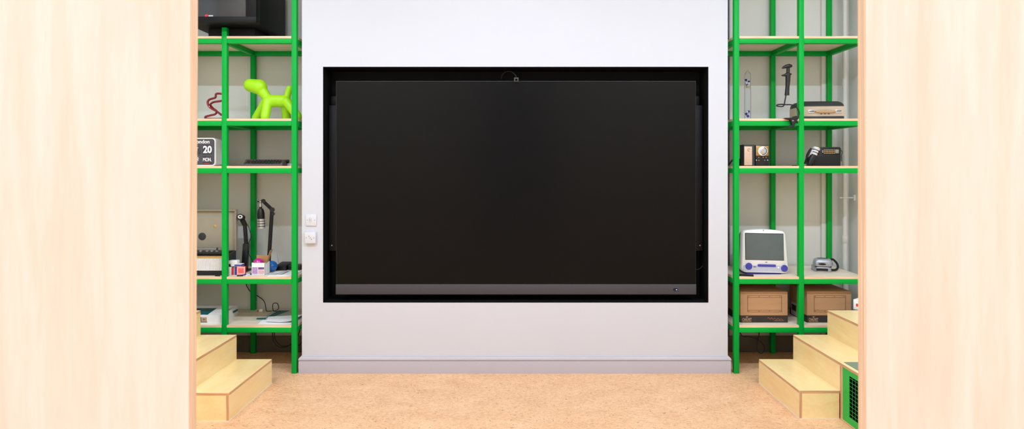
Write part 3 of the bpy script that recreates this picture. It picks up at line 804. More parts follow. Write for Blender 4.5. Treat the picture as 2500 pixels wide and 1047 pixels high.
B().box((bx0+bx1)/2, bx1-0.006, YB-0.0006, YB+0.0005, S4+0.045, bz1-0.036).build('violet_picture', M['purple_b'], ob)
B().box((bx0+bx1)/2, bx1-0.006, YB-0.0006, YB+0.0005, S4+0.008, S4+0.042).build('rose_picture', M['rose_print'], ob)
mb = thing('magenta_ball', 'shiny magenta ball sitting inside the open white carton', 'ball', ((bx0+bx1)/2, YB+0.05, S4))
c = Vector((X(630.5, YB+0.05), YB+0.05, Z(643, YB+0.05)))
B().ball(c, 0.0435, 28).build('sphere', M['magenta'], mb)
B().torus(c, 0.0435, 0.0018, 'z', 32).build('seam', M['purple_b'], mb)
B().cyl((c.x, c.y, S4+tk), (c.x, c.y, c.z-0.03), 0.02, 0.02, 16).build('support', M['white_card'], mb)
YBB = 5.05
bb = thing('blue_ball', 'translucent blue plastic ball right of the open carton', 'ball', (X(663.5, YBB), YBB, S4))
c = Vector((X(663.8, YBB), YBB, S4+0.0455))
B().ball(c, 0.0455, 28).build('sphere', M['aqua_blue'], bb)
B().torus(c, 0.0452, 0.0022, 'z', 32).build('equator_band', M['blue'], bb)
b = B()
for k in range(4):
    a = PI*k/4; b.tube([c+Vector((math.cos(a)*math.sin(t_)*0.0453, math.sin(a)*math.sin(t_)*0.0453, math.cos(t_)*0.0453)) for t_ in [2*PI*i/20 for i in range(20)]], 0.0009, 5, 1, True)
b.build('rib', M['blue'], bb)
bb2 = thing('wireless_box', 'black wedge box with thin antenna behind the blue ball', 'box', (X(690, 5.14), 5.17, S4))
x0, x1 = X(675, 5.12), X(701, 5.12)
B().prism([(5.10, S4), (5.10, S4+0.034), (5.12, S4+0.045), (5.24, S4+0.055), (5.24, S4)], 'yz', x0, x1, 0.003).build('body', M['black'], bb2)
B().tube_rings([(X(681, 5.14), 5.14, S4+0.042), (X(676, 5.14), 5.14, Z(617.5, 5.14))], [0.0016, 0.001], 6).build('antenna', M['steel'], bb2)
b3 = B().box(X(703, 5.12), X(734, 5.12), 5.12, 5.22, S4, S4+0.04, 0.004).build('junction_box', M['black'], base=(-1.9, 5.15, S4))
tag(b3, 'flat black box at the right end of desk shelf behind green post', 'box')

# paper and pens on that shelf
def paper(name, pts4, z, m, label, curl=0.0, th=0.0012, grp=None, cat='paper', nx=7, ny=5):
    (a, b_, c_, d_) = [Vector((p[0], p[1], 0)) for p in pts4]; rows = []
    for i in range(ny):
        v = i/(ny-1); row = []
        for j in range(nx):
            u_ = j/(nx-1); q_ = (a*(1-u_)+b_*u_)*(1-v) + (d_*(1-u_)+c_*u_)*v
            row.append(Vector((q_.x, q_.y, z + th + curl*(max(0, u_-0.45)**2)*2.0*(1-0.6*v))))
        rows.append(row)
    o = B().sheet(rows, th).build(name, m, base=(a+b_+c_+d_)/4 + Vector((0, 0, z)))
    tag(o, label, cat, grp); return o
g = 'loose papers on the left shelves'
paper('paper_sheet', [(-2.0, 4.825), (-1.80, 4.83), (-1.80, 5.06), (-2.02, 5.05)], S4, M['paper'], 'white sheets spread on the desk height shelf before the blue ball', 0.004, 0.003, g)
paper('leaflet', [(X(678, 4.93), 4.90), (X(694, 4.93), 4.88), (X(702, 5.0), 5.03), (X(690, 5.0), 5.05)], S4+0.0072, M['grey_paper'], 'glossy grey leaflet on the white sheets near blue ball', 0.002, 0.002, g)
paper('note_card', [(X(653, 4.88), 4.87), (X(676, 4.88), 4.86), (X(682, 4.97), 4.95), (X(660, 4.97), 4.97)], S4+0.0035, M['grey_paper'], 'small pale grey card beside the glossy leaflet', 0.0, 0.0012, g, 'card')
def pen(p0, p1, z, r_, m, label, tip=None):
    p0 = Vector((p0[0], p0[1], z+r_)); p1 = Vector((p1[0], p1[1], z+r_))
    t_ = thing('marker_pen', label, 'pen', (p0+p1)/2 - Vector((0, 0, r_)), group='pens on the left shelves')
    e = p0.lerp(p1, 0.6)
    B().cyl(p0, e, r_, seg=12).build('barrel', m, t_); B().cyl(e, p1, r_*1.08, seg=12).build('cap', tip or m, t_)
pen((X(579, 4.825), 4.822), (X(592.5, 4.825), 4.826), S4, 0.0052, M['black'], 'black marker pen lying before the red card box')
pen((X(525, 4.825), 4.826), (X(537, 4.825), 4.822), S4, 0.0035, M['black'], 'short black pen lying before the portable player')
pen((X(594, 4.86), 4.842), (X(602, 4.9), 4.93), S4, 0.005, M['blue'], 'blue pen lying right of the black marker', M['white_plastic'])
pen((X(604, 4.86), 4.842), (X(613, 4.9), 4.91), S4, 0.005, M['white_plastic'], 'white pen with blue cap just left of the open carton', M['blue'])

# cable dropping from that shelf to the one below
cb = B().tube([(X(603, 5.345), 5.368, LV[3]+0.02), P(601, 690, 5.368), P(605, 703, 5.367), P(613, 713, 5.366), P(628, 722, 5.366), P(640, 730, 5.34), P(646, 738, 5.30), (X(649, 5.28), 5.28, S5+0.03), (X(651, 5.27), 5.27, S5+0.0036), (X(662, 5.27), 5.27, S5+0.0036), (X(672, 5.28), 5.28, S5+0.0036),
               (X(680, 5.29), 5.29, S5+0.02), P(678, 742, 5.29), P(672, 739.5, 5.285), P(666, 743, 5.28), (X(667, 5.26), 5.26, S5+0.012), (X(676, 5.25), 5.25, S5+0.0036), (X(686, 5.26), 5.26, S5+0.0036)], 0.0034).build('power_cable', M['cable'], base=(X(650, 5.3), 5.3, S5))
tag(cb, 'dark cable hanging down the wall and looping on the lowest left shelf', 'cable')
pg = thing('mains_plug', 'small white plug with orange end at back of lowest left shelf', 'plug', (X(638, 5.27), 5.27, S5))
B().box(X(633.5, 5.27), X(643, 5.27), 5.25, 5.28, S5, S5+0.024, 0.006).build('body', M['white_plastic'], pg)
B().box(X(629.5, 5.27), X(633.8, 5.27), 5.255, 5.275, S5, S5+0.012, 0.002).build('orange_end', M['print_orange'], pg)

# white tray on the lowest shelf
YT = 4.858
tx1, tx0, tb = -2.388, -2.78, 5.18
tr = thing('storage_tray', 'white rounded plastic tray with a tan label on lowest left shelf', 'tray', ((tx0+tx1)/2, 5.02, S5))
outer = rr(tx0, tx1, YT, tb, 0.03, 5); inner = rr(tx0+0.004, tx1-0.004, YT+0.004, tb-0.004, 0.027, 5)
zt0, zt1 = S5, S5+0.071
b = B(); bm = bmesh.new(); n = len(outer)
ob_ = [bm.verts.new((x, y, zt0)) for x, y in outer]; ot = [bm.verts.new((x, y, zt1)) for x, y in outer]
it = [bm.verts.new((x, y, zt1)) for x, y in inner]; ib = [bm.verts.new((x, y, zt0+0.004)) for x, y in inner]
for k in range(n):
    j = (k+1) % n
    for q_ in ((ob_[k], ob_[j], ot[j], ot[k]), (ot[k], ot[j], it[j], it[k]), (it[k], it[j], ib[j], ib[k])): bm.faces.new(q_)
bm.faces.new(ob_[::-1]); bm.faces.new(ib)
b._merge(bm); b.build('tray', M['white_plastic'], tr)
B().prism(rr(5.06, 5.15, S5+0.034, S5+0.052, 0.0088, 5), 'yz', tx1-0.001, tx1+0.0008).build('handle_slot', M['teal'], tr)
B().prism(rr(4.90, 4.955, S5+0.026, S5+0.044, 0.0088, 5), 'yz', tx1-0.001, tx1+0.0008).build('handle_slot', M['teal'], tr)
lb = B().box(X(492.7, YT), X(505, YT), YT-0.0008, YT+0.001, Z(784.8, YT), Z(774.6, YT)).build('tan_label', M['print_tan'], tr)
text('lettering', '8+', M['print_black'], lb, X(496, YT), X(501.5, YT), Z(781.5, YT), Z(777.5, YT), YT-0.0009)
B().box(X(487.5, YT), X(492, YT), YT-0.0008, YT+0.001, Z(784.8, YT), Z(774, YT)).build('teal_label', M['teal'], tr)
B().box(X(485, YT), X(506, YT), YT-0.0008, YT+0.001, Z(786.8, YT), Z(785.3, YT)).build('black_stripe', M['print_black'], tr)
p1 = B().prism([(4.90, S5+0.062), (5.10, S5+0.084), (5.101, S5+0.086), (4.90, S5+0.064)], 'yz', tx1-0.13, tx1-0.02)
o = p1.build('folded_card', M['paper'], base=(tx1-0.08, 5.0, S5+0.062)); tag(o, 'white folded card leaning inside the storage tray', 'card')
o = B().box(tx0+0.02, tx1-0.16, YT+0.03, tb-0.03, S5+0.004, S5+0.058, 0.003).build('teal_folder', M['teal'], base=(tx0+0.1, 5.0, S5+0.004)); tag(o, 'dark teal folder lying inside the white storage tray', 'folder')

# papers on the lowest shelf
paper('folder_sheet', [(X(640, 5.0), 5.02), (-1.80, 5.0), (-1.80, 5.29), (X(664, 5.29), 5.29)], S5, M['grey_paper'], 'large pale folder at the back of lowest left shelf papers', 0.0, 0.003, g, 'folder')
paper('leaflet', [(X(650.5, 5.05), 5.04), (X(663, 5.05), 5.04), (X(708, 5.29), 5.288), (X(680, 5.29), 5.288)], S5+0.0034, M['teal'], 'dark teal strip leaflet lying across the pale folder', 0.0, 0.001, g)
paper('paper_sheet', [(X(632, 4.86), 4.842), (-1.80, 4.82), (-1.80, 4.97), (X(640, 4.97), 4.98)], S5, M['paper'], 'white sheet at the front edge of lowest left shelf', 0.006, 0.0015, g)
paper('booklet', [(X(655, 4.93), 4.885), (-1.80, 4.85), (-1.80, 5.10), (X(657, 5.06), 5.04)], S5+0.0095, M['paper'], 'curled white booklet on top of the papers on lowest left shelf', 0.03, 0.0015, g, 'booklet')
paper('teal_card', [(X(624, 4.97), 4.985), (X(647, 4.97), 4.975), (X(650, 5.02), 5.02), (X(628, 5.02), 5.015)], S5+0.0032, M['teal'], 'small teal and white card left of the curled booklet', 0.0, 0.004, g, 'card')

# cables below the lowest shelves
cb = B().tube([(X(665, 5.1), 5.1, LV[4]-0.0), P(665.5, 818, 5.1), P(668, 833, 5.1), P(678, 845, 5.1), P(690, 848.5, 5.1), P(702, 845, 5.1), P(716, 838, 5.1), P(735, 838, 5.12), (X(748, 5.14), 5.14, LV[4])], 0.0045).build('power_cable', M['cable'], base=(X(690, 5.1), 5.1, 0.3))
tag(cb, 'outer dark cable drooping below the lowest left shelf', 'cable')
cb = B().tube([(X(669, 5.13), 5.13, LV[4]), P(670, 818, 5.13), P(674, 832, 5.13), P(684, 842, 5.13), P(694, 845, 5.13), P(705, 843, 5.13), P(722, 833, 5.14), (X(742, 5.16), 5.16, LV[4])], 0.0042).build('power_cable', M['cable'], base=(X(690, 5.13), 5.13, 0.3))
tag(cb, 'inner dark cable drooping below the lowest left shelf', 'cable')
o = B().box(X(691, 5.05), X(697, 5.05), 5.05, 5.08, LV[4]-0.04, LV[4], 0.002).build('cable_clip', M['black'], base=(X(694, 5.05), 5.06, LV[4]-0.04))
tag(o, 'small black cable clip under the lowest left shelf', 'clip')

# ================================================================== RIGHT SHELVING CONTENTS
# Galileo thermometer
YG = 4.95; gx = X(1825.3, YG)
gt = thing('glass_thermometer', 'tall glass tube thermometer with blue floats beside the green post', 'thermometer', (gx, YG, S2))
R_ = 0.0252
outer = [(R_*0.9, 0.0), (R_, 0.004), (R_, 0.372), (R_*0.92, 0.384), (R_*0.6, 0.396), (0.006, 0.408), (0.003, 0.425), (0.0012, 0.432)]
inner = [(0.0004, 0.418), (0.003, 0.405), (R_*0.52, 0.394), (R_*0.84, 0.381), (R_-0.002, 0.371), (R_-0.002, 0.008), (R_*0.6, 0.006)]
B().lathe(outer + inner, (gx, YG, S2), 28).build('glass_tube', M['glass'], gt)
for k, (px, py, blue) in enumerate([(1821.5, 195, 1), (1828.5, 199, 1), (1822, 202.5, 0), (1823, 205.5, 1), (1828.5, 203.5, 0), (1828, 271.5, 1), (1822, 278, 1), (1828, 280, 0), (1826, 283, 1), (1823.5, 272.5, 0)]):
    c = P(px, py, YG + (0.006 if k % 2 else -0.006))
    b = B().ball(c, (0.0105, 0.0105, 0.009), 16); b.cyl(c - Vector((0, 0, 0.0085)), c - Vector((0, 0, 0.0135)), 0.003, seg=8)
    b.build('float_bulb', M['blue_float'] if blue else M['clear_float'], gt)
p = P(1824.5, 212, YG); B().lathe([(0.009, -0.002), (0.009, 0.002)], (p.x, YG, p.z), 14, axis='y').build('brass_tag', M['brass'], gt)

# clamp stand with T handle
YK = 4.782
def K(x, y, dy=0): return P(1880 + x/6.1625, 150 + y/6.1625, YK+dy)
kl = thing('clamp_stand', 'black clamp stand with looped wire arm and T shaped handle on shelf edge', 'clamp stand', (X(1935, YK), YK, LV[1]-0.03))
grip = B().tube_rings([K(255, 508), K(256, 470), K(262, 380), K(268, 290), K(270, 185)], [0.0185, 0.0165, 0.0155, 0.018, 0.0195], 18)
grip.build('grip', M['black'], kl)
b = B().tube_rings([K(172, 212), K(215, 207), K(270, 195), K(322, 190)], [0.004, 0.010, 0.020, 0.005], 14); b.build('collar', M['black'], kl)
B().tube_rings([K(270, 195), K(273, 100)], [0.0135, 0.0130], 16).build('stem', M['black'], kl)
b = B().tube_rings([K(182, 102), K(200, 92), K(240, 76), K(290, 66), K(318, 72), K(326, 84)], [0.005, 0.009, 0.015, 0.0165, 0.013, 0.005], 14); b.build('top_handle', M['black'], kl)
wire = [K(240, 500), K(232, 550), K(220, 610), K(214, 648), K(190, 676, -0.02), K(140, 676, -0.03), K(100, 668, -0.02), K(112, 652, 0.0), K(170, 645, 0.01), K(230, 650, 0.01), K(300, 650, 0.0), K(360, 664), K(405, 700), K(432, 750), K(436, 800), K(418, 850), K(395, 880)]
B().tube(wire, 0.005, 10).build('wire_arm', M['black'], kl)
jw = B().prism([(X(1915.5, YK), Z(287.8, YK)), (X(1918, YK), Z(290.3, YK)), (X(1928, YK), Z(292.5, YK)), (X(1947, YK), Z(292, YK)), (X(1949, YK), Z(284, YK)), (X(1944, YK), Z(283, YK)), (X(1941, YK), Z(287, YK))], 'xz', YK-0.012, 4.85, 0.002)
jw.build('upper_jaw', M['black'], kl)
zt_ = S2
jb = B().prism([(X(1927, YK), Z(290, YK)), (X(1931, YK), Z(299, YK)), (X(1933, YK), Z(304, YK)), (X(1926, YK), Z(309, YK)), (X(1916, YK), Z(311.5, YK)), (X(1928, YK), Z(312.8, YK)), (X(1937, YK), Z(310.5, YK)), (X(1940, YK), Z(303, YK)), (X(1942, YK), Z(296, YK)), (X(1948, YK), Z(301, YK)), (X(1944, YK), Z(291, YK))], 'xz', YK-0.010, 4.797, 0.002)
jb.build('clamp_body', M['black'], kl)
B().cyl(K(345, 890, -0.014), K(345, 890, -0.008), 0.006, seg=14).build('clamp_screw', M['steel'], kl)

# carry case
cc = thing('carry_case', 'dark hard carry case with a beige front and tan handle', 'case', (2.345, 4.872, S2), rot=(0, 0, math.radians(-5)), local=True)
Wc, Dc = 0.345, 0.25
B().box(0.003, Wc-0.003, 0.0, Dc, 0, 0.026, 0.008).build('base', M['charcoal'], cc)
B().prism([(0.004, 0.024), (0.0, 0.05), (0.0, 0.104), (0.012, 0.107), (Dc, 0.107), (Dc, 0.024)], 'yz', 0, Wc, 0.004).build('beige_shell', M['beige'], cc)
lidc = [[(x, y, z) for x, y in rr(i, Wc-i, 0.002+j, Dc-i, 0.018, 4)] for i, j, z in ((0.0005, 0, 0.104), (0, 0, 0.112), (0.003, 0.012, 0.128), (0.010, 0.03, 0.141), (0.024, 0.055, 0.151), (0.05, 0.085, 0.155))]
B().loft(lidc).build('lid', M['charcoal'], cc)
hc = 0.19
B().prism([(hc-0.078, 0.066), (hc-0.04, 0.074), (hc+0.04, 0.074), (hc+0.078, 0.066), (hc+0.078, 0.056), (hc+0.04, 0.050), (hc-0.04, 0.050), (hc-0.078, 0.056)], 'xz', -0.017, -0.006, 0.003).box(hc-0.078, hc-0.062, -0.010, 0.001, 0.056, 0.066).box(hc+0.062, hc+0.078, -0.010, 0.001, 0.056, 0.066).build('handle', M['tan'], cc)
for sx_ in (hc-0.107, hc+0.107):
    lt = B().box(sx_-0.026, sx_+0.026, -0.004, 0.002, 0.048, 0.075, 0.0015).build('latch', M['silver'], cc)
    B().box(sx_-0.020, sx_+0.020, -0.006, -0.002, 0.062, 0.068, 0.001).build('latch_tongue', M['dark'], lt)
for dx_ in (-0.03, 0, 0.03): B().cyl((hc+dx_, -0.002, 0.042), (hc+dx_, 0.002, 0.042), 0.004, seg=10).build('stud', M['dark'], cc)

# two old instrument boxes
YI = 4.872
m1 = thing('meter_box', 'grey metal box with a pale engraved copper plate beside the dial timer', 'meter', (X(1829, YI), 4.92, S3))
ax0, ax1 = X(1816, YI), X(1843, YI); az1 = Z(352.6, YI)
B().box(ax0, ax1, YI, YI+0.09, S3, az1, 0.005).build('case', M['dark'], m1)
pl_ = B().box(ax0+0.003, X(1836, YI), YI-0.003, YI+0.001, S3+0.006, Z(357.5, YI), 0.001).build('copper_plate', M['copper'], m1)
p = P(1828, 365.5, YI)
B().torus((p.x, YI-0.004, p.z), 0.010, 0.002, 'y', 18, 0.3, 5.2).build('stamped_emblem', M['brass'], pl_)
b = B()
for k in range(6): b.box(ax0+0.012, X(1833, YI)-0.004*(k % 3), YI-0.0036, YI-0.002, S3+0.016+k*0.012, S3+0.0172+k*0.012)
b.build('engraved_line', M['gold'], pl_)
m2 = thing('dial_timer', 'black box timer with round white dial on a brass plate', 'timer', (X(1861, YI), 4.92, S3))
bx0_, bx1_ = X(1844.6, YI), X(1878.5, YI); bz1_ = Z(353.8, YI)
B().box(bx0_, bx1_, YI+0.002, YI+0.09, S3, bz1_, 0.006).build('case', M['black'], m2)
B().box(bx0_+0.003, bx1_-0.007, YI-0.001, YI+0.004, Z(380, YI), Z(355.8, YI), 0.001).build('brass_plate', M['brass'], m2)
p = P(1861.5, 368.8, YI)
d_ = B().lathe([(0.038, 0.0), (0.038, 0.008), (0.034, 0.010), (0.033, 0.008)], (p.x, YI-0.001, p.z), 32, axis='y').build('dial', M['white_plastic'], m2)
B().lathe([(0.026, 0), (0.026, 0.006), (0.022, 0.008), (0.014, 0.008), (0.013, 0.012), (0.004, 0.012)], (p.x-0.001, YI-0.009, p.z), 28, axis='y').build('dial_hub', M['silver'], d_)
B().torus((p.x, YI-0.0105, p.z), 0.030, 0.0022, 'y', 22, -1.8, 1.2).build('dial_arc', M['black'], d_)
b = B().box(p.x-0.024, p.x-0.020, YI-0.013, YI-0.009, p.z-0.002, p.z+0.008); b.build('pointer', M['black'], d_)
for px, py, m_ in ((1846.5, 391, 'silver'), (1852.5, 391.5, 'brass'), (1866.7, 391.5, 'brass'), (1874, 391, 'silver'), (1852, 384.5, 'brass'), (1863, 384, 'brass'), (1870, 384, 'brass')):
    p = P(px, py, YI+0.002); B().lathe([(0.0045, 0), (0.0045, 0.004), (0.002, 0.005)], (p.x, YI+0.0025, p.z), 10, axis='y').build('terminal', M[m_], m2)
o = B().tube([(X(1780, 4.98), 4.98, S3+0.01), (X(1787, 4.97), 4.97, S3+0.045), (X(1795, 4.96), 4.96, S3+0.055), (X(1803, 4.96), 4.96, S3+0.02)], 0.007)
o.box(X(1803, 4.95), X(1818, 4.95), 4.95, 5.02, S3, S3+0.062, 0.008)
o = o.build('power_adapter', M['black_matte'], base=(X(1810, 4.98), 4.98, S3)); tag(o, 'black adapter with lead behind the post left of copper plated box', 'adapter')
o = B().tube([(X(1934, 4.83), 4.83, S3+0.003), (X(1940, 4.85), 4.85, S3+0.003), (X(1948, 4.9), 4.90, S3+0.003)], 0.003).build('short_lead', M['cable'], base=(X(1940, 4.85), 4.85, S3)); tag(o, 'short black lead lying on third right shelf by the post', 'lead')

# transportable telephone
YP = 4.87
def T(x, y, Y=YP): return P(1955 + x/16.11, 345 + y/16.11, Y)
ph = thing('portable_telephone', 'black transportable telephone with gold keypad and silver banded handset', 'telephone', (X(2015, YP), 4.93, S3))
b = B().prism([(X(1984, YP), S3), (X(1986, YP), Z(384, YP)), (X(1999, YP), Z(376.5, YP)), (X(2002, YP), Z(361, YP)), (X(2012, YP), Z(358.8, YP)), (X(2050, YP), Z(358.8, YP)), (X(2053.5, YP), Z(362, YP)), (X(2052.5, YP), S3)], 'xz', YP, YP+0.11, 0.004)
b.build('body', M['black'], ph)
B().prism([(X(1988, YP), S3+0.003), (X(1989, YP), Z(385, YP)), (X(2051, YP), Z(377, YP)), (X(2051, YP), S3+0.003)], 'xz', YP-0.003, YP+0.004, 0.002).build('front_cover', M['black_matte'], ph)
kp = B().rrect(X(2008, YP), X(2051, YP), Z(376.3, YP), Z(363.5, YP), 0.004, YP-0.004, YP+0.003).build('keypad', M['black_matte'], ph)
for rI in range(3):
    for cI in range(7):
        p = T(918+cI*64, 340+rI*62); B().box(p.x-0.0042, p.x+0.0042, YP-0.007, YP-0.003, p.z-0.0036, p.z+0.0036, 0.0012, 1).build('key', M['gold_key'], kp)
p = T(1415, 395); B().box(p.x-0.015, p.x+0.015, YP-0.0055, YP-0.003, p.z-0.0155, p.z+0.0155, 0.001).build('display', M['lcd'], kp)
p = T(853, 400); B().box(p.x-0.0025, p.x+0.0025, YP-0.006, YP-0.003, p.z-0.011, p.z+0.011, 0.001).build('side_button', M['grey_paper'], kp)
hs = []
for (x, y, r_) in ((330, 905, 0.016), (380, 790, 0.021), (430, 680, 0.023), (500, 570, 0.024), (540, 500, 0.025), (590, 380, 0.0265), (625, 270, 0.0275)):
    hs.append((T(x, y, YP-0.03), r_))
ho = B().tube_rings([a for a, _ in hs], [r_ for _, r_ in hs], 20).build('handset', M['black'], ph)
ax = (hs[-1][0]-hs[-3][0]).normalized()
b = B().cyl(hs[-1][0]-ax*0.001, hs[-1][0]+ax*0.005, 0.0265, 0.0255, 20); b.build('earpiece', M['white_plastic'], ho)
for f0, f1 in ((0.02, 0.24), (0.34, 0.56), (0.66, 0.90)):
    top_, bot_ = hs[-1][0], T(495, 560, YP-0.03)
    B().tube_rings([top_.lerp(bot_, f0), top_.lerp(bot_, f1)], [0.0284-0.002*f0, 0.0284-0.002*f1], 20).build('silver_band', M['grey_paper'], ho)
for x, y in ((405, 385), (360, 480)):
    p = T(x, y, YP-0.02); B().box(p.x-0.005, p.x+0.005, p.y-0.02, p.y-0.012, p.z-0.010, p.z+0.010, 0.002, mtx=Matrix.Translation(p) @ Matrix.Rotation(math.radians(20), 4, 'Y') @ Matrix.Translation(-p)).build('window', M['grey_paper'], ho)
b = B().tube_rings([T(410, 270), T(340, 380), T(270, 520), T(225, 640)], [0.007, 0.009, 0.010, 0.008], 10); b.build('cradle', M['black'], ph)
sp = []
for k in range(90):
    t_ = k/89; c = T(250, 640, YP-0.012).lerp(T(165, 880, YP-0.012), t_); a = t_*2*PI*9
    sp.append(c + Vector((math.cos(a)*0.0075, math.sin(a)*0.0075, 0)))
B().tube(sp, 0.0028, 6, 1).build('coil_cord', M['black'], ph)
p = T(1600, 850); B().torus((p.x-0.002, YP+0.03, p.z), 0.012, 0.0028, 'y', 20).build('strap_ring', M['silver'], ph)
B().tube([T(1580, 360, YP+0.03), T(1630, 400, YP+0.03), T(1625, 470, YP+0.03), T(1600, 560, YP+0.03), T(1600, 700, YP+0.03), T(1602, 790, YP+0.03)], 0.0035).build('strap', M['dark'], ph)

# all-in-one computer
YI2 = 4.905
ic = thing('tube_computer', 'rounded white and indigo all-in-one tube computer on the right desk shelf', 'computer', (X(1868, YI2), YI2, S4), rot=(0, math.radians(1.2), 0), local=True)
sI = YI2/F
def I(x, y):   # photo crop -> local x, z
    return ((1800 + x/8.057) - 1868)*sI, (672.3 - (550 + y/8.057))*sI
def outline(x0t, x1t, x0b, x1b, zt, zb, r, bulge, n=5):
    pts = []
    def arc(cx, cz, a0):
        for i in range(n+1):
            t_ = a0 + PI/2*i/n; pts.append((cx + r*math.cos(t_), cz + r*math.sin(t_)))
    arc(x1t-r, zt-r, 0)
    for i in range(1, 6): f = i/6; pts.append((x1t-r + (x0t+r-x1t+r)*f, zt + bulge*math.sin(PI*f)))
    arc(x0t+r, zt-r, PI/2)
    arc(x0b+r, zb+r, PI); arc(x1b-r, zb+r, 1.5*PI)
    return pts
lean = 0.035/0.36
def ring(o_, y): return [(x, y + z*lean, z) for x, z in o_]
zt_, zb_ = 0.358, 0.014
r0 = outline(-0.176, 0.176, -0.190, 0.193, zt_, zb_, 0.035, 0.009)
r00 = outline(-0.170, 0.170, -0.184, 0.187, zt_-0.005, zb_+0.005, 0.033, 0.009)
r1 = outline(-0.182, 0.182, -0.196, 0.198, zt_, zb_, 0.04, 0.010)
r2 = outline(-0.172, 0.172, -0.185, 0.187, zt_-0.012, zb_+0.008, 0.05, 0.012)
r3 = outline(-0.120, 0.120, -0.130, 0.130, zt_-0.07, 0.05, 0.06, 0.01)
r4 = outline(-0.06, 0.06, -0.07, 0.07, zt_-0.14, 0.09, 0.03, 0.005)
zr = 0.0
B().loft([ring(r1, 0.045), ring(r2, 0.11), ring(r3, 0.24), ring(r4, 0.30)]).build('rear_shell', M['dark_shell'], ic, sharp=50)
fs = B().loft([ring(r00, 0.0), ring(r0, 0.006), ring(r1, 0.03), ring(r1, 0.047)]).build('bezel', M['white_plastic'], ic, sharp=50)
tilt = Matrix.Rotation(-math.atan(lean), 4, 'X')
def fr_box(x0, x1, z0, z1, y0, y1, bev=0.0, r=None):
    b_ = B()
    if r: b_.rrect(x0, x1, z0, z1, r, y0, y1, mtx=tilt)
    else: b_.box(x0, x1, y0, y1, z0, z1, bev, mtx=tilt)
    return b_
sx0, sz1 = I(172, 188); sx1, sz0 = I(915, 700)
fr_box(sx0-0.004, sx1+0.004, sz0-0.003, sz1+0.004, -0.0012, 0.004).build('screen_surround', M['black'], ic)
scr = B()
gx_, gy_ = 12, 10; rows = []
sc_pts = []
for j in range(gy_+1):
    row = []
    for i in range(gx_+1):
        u_, v_ = i/gx_*2-1, j/gy_*2-1
        x = sx0 + (sx1-sx0)*i/gx_; z = sz0 + (sz1-sz0)*j/gy_
        row.append(tilt @ Vector((x, -0.004*(1-0.5*(u_*u_+v_*v_)) - 0.0015, z)))
    sc_pts.append(row)
bm = bmesh.new(); V = [[bm.verts.new(p) for p in row] for row in sc_pts]
for j in range(gy_):
    for i in range(gx_): bm.faces.new([V[j][i], V[j][i+1], V[j+1][i+1], V[j+1][i]])
scr._merge(bm)
scr.build('screen', M['crt_screen'], ic, sharp=80)
ch = fr_box(-0.181, 0.184, 0.026, 0.073, -0.003, 0.01, r=0.012).build('lower_panel', M['chin'], ic)
for xx, yy in ((226, 830), (925, 858)):
    x, z = I(xx, yy)
    sp_ = B().lathe([(0.028, 0), (0.028, 0.004), (0.024, 0.007), (0.011, 0.006), (0.009, 0.009), (0.002, 0.010)], (0, 0, 0), 28, axis='y')
    sp_.bm.transform(tilt @ Matrix.Translation((x, -0.002, z))); sp_.build('speaker', M['indigo'], ch)
x0_, z1_ = I(400, 787); x1_, z0_ = I(757, 832)
fr_box(x0_, x1_, z0_, z1_, -0.008, 0.0, r=0.0075).build('disc_slot', M['indigo'], ch)
for xx in (318, 338, 356):
    x, z = I(xx+5, 838); fr_box(x-0.003, x+0.003, z-0.003, z+0.003, -0.0055, 0.0).build('headphone_jack', M['dark'], ch)
x, z = I(808, 845); fr_box(x-0.007, x+0.007, z-0.007, z+0.007, -0.0045, 0.0, r=0.0068).build('power_button', M['white_plastic'], ch)
x, z = I(575, 745); fr_box(x-0.009, x+0.009, z-0.004, z+0.004, -0.0008, 0.004).build('badge', M['steel'], ic)
x, z = I(530, 123); fr_box(x-0.004, x+0.004, z-0.005, z+0.005, -0.0008, 0.004, r=0.0038).build('microphone_hole', M['steel'], ic)
B().prism([(0.01, 0.0), (0.012, 0.022), (0.20, 0.05), (0.20, 0.0)], 'yz', -0.150, 0.137, 0.004, mtx=Matrix.Rotation(math.radians(-1.2), 4, 'Y')).build('foot', M['foot_blue'], ic)

o = thing('remote_control', 'small black remote control lying before the tube computer', 'remote', (X(1822, 4.835), 4.835, S4), rot=(0, 0, math.radians(-14)), local=True)
B().box(-0.075, 0.055, -0.013, 0.013, 0, 0.015, 0.004).build('body', M['black_matte'], o)
B().box(0.005, 0.045, -0.009, 0.009, 0.014, 0.0162, 0.001).build('button_panel', M['dark'], o)

# instant camera
YK2 = 5.03
ca = thing('instant_camera', 'silver rounded instant camera with black strap on the right desk shelf', 'camera', (X(2010, YK2), YK2, S4), rot=(0, 0, math.radians(-14)), local=True)
lo_ = B().loft([[(x, y, z) for x, y in rr(-0.066+i, 0.066-i, -0.01+i, 0.15-i, 0.03, 5)] for i, z in ((0.004, 0.0), (0.0, 0.006), (0.0, 0.035), (0.003, 0.042))]).build('lower_body', M['silver_plastic'], ca)
up_ = B().loft([[(x, y, z) for x, y in rr(-0.070+i, 0.070-i, -0.016+j, 0.075-i, 0.028, 5)] for i, j, z in ((0.003, 0.003, 0.047), (0.0, 0.0, 0.052), (0.0, 0.0, 0.085), (0.006, 0.010, 0.102), (0.016, 0.024, 0.110), (0.03, 0.036, 0.112))]).build('flash_housing', M['silver_plastic'], ca)
B().box(-0.064, 0.064, -0.008, 0.07, 0.040, 0.049, 0.003).build('dark_gap', M['black'], ca)
B().loft([[(x, y, z) for x, y in rr(-0.055, 0.055, 0.06+i, 0.14-i, 0.02, 4)] for i, z in ((0, 0.04), (0, 0.060), (0.012, 0.068))]).build('rear_body', M['silver_plastic'], ca)
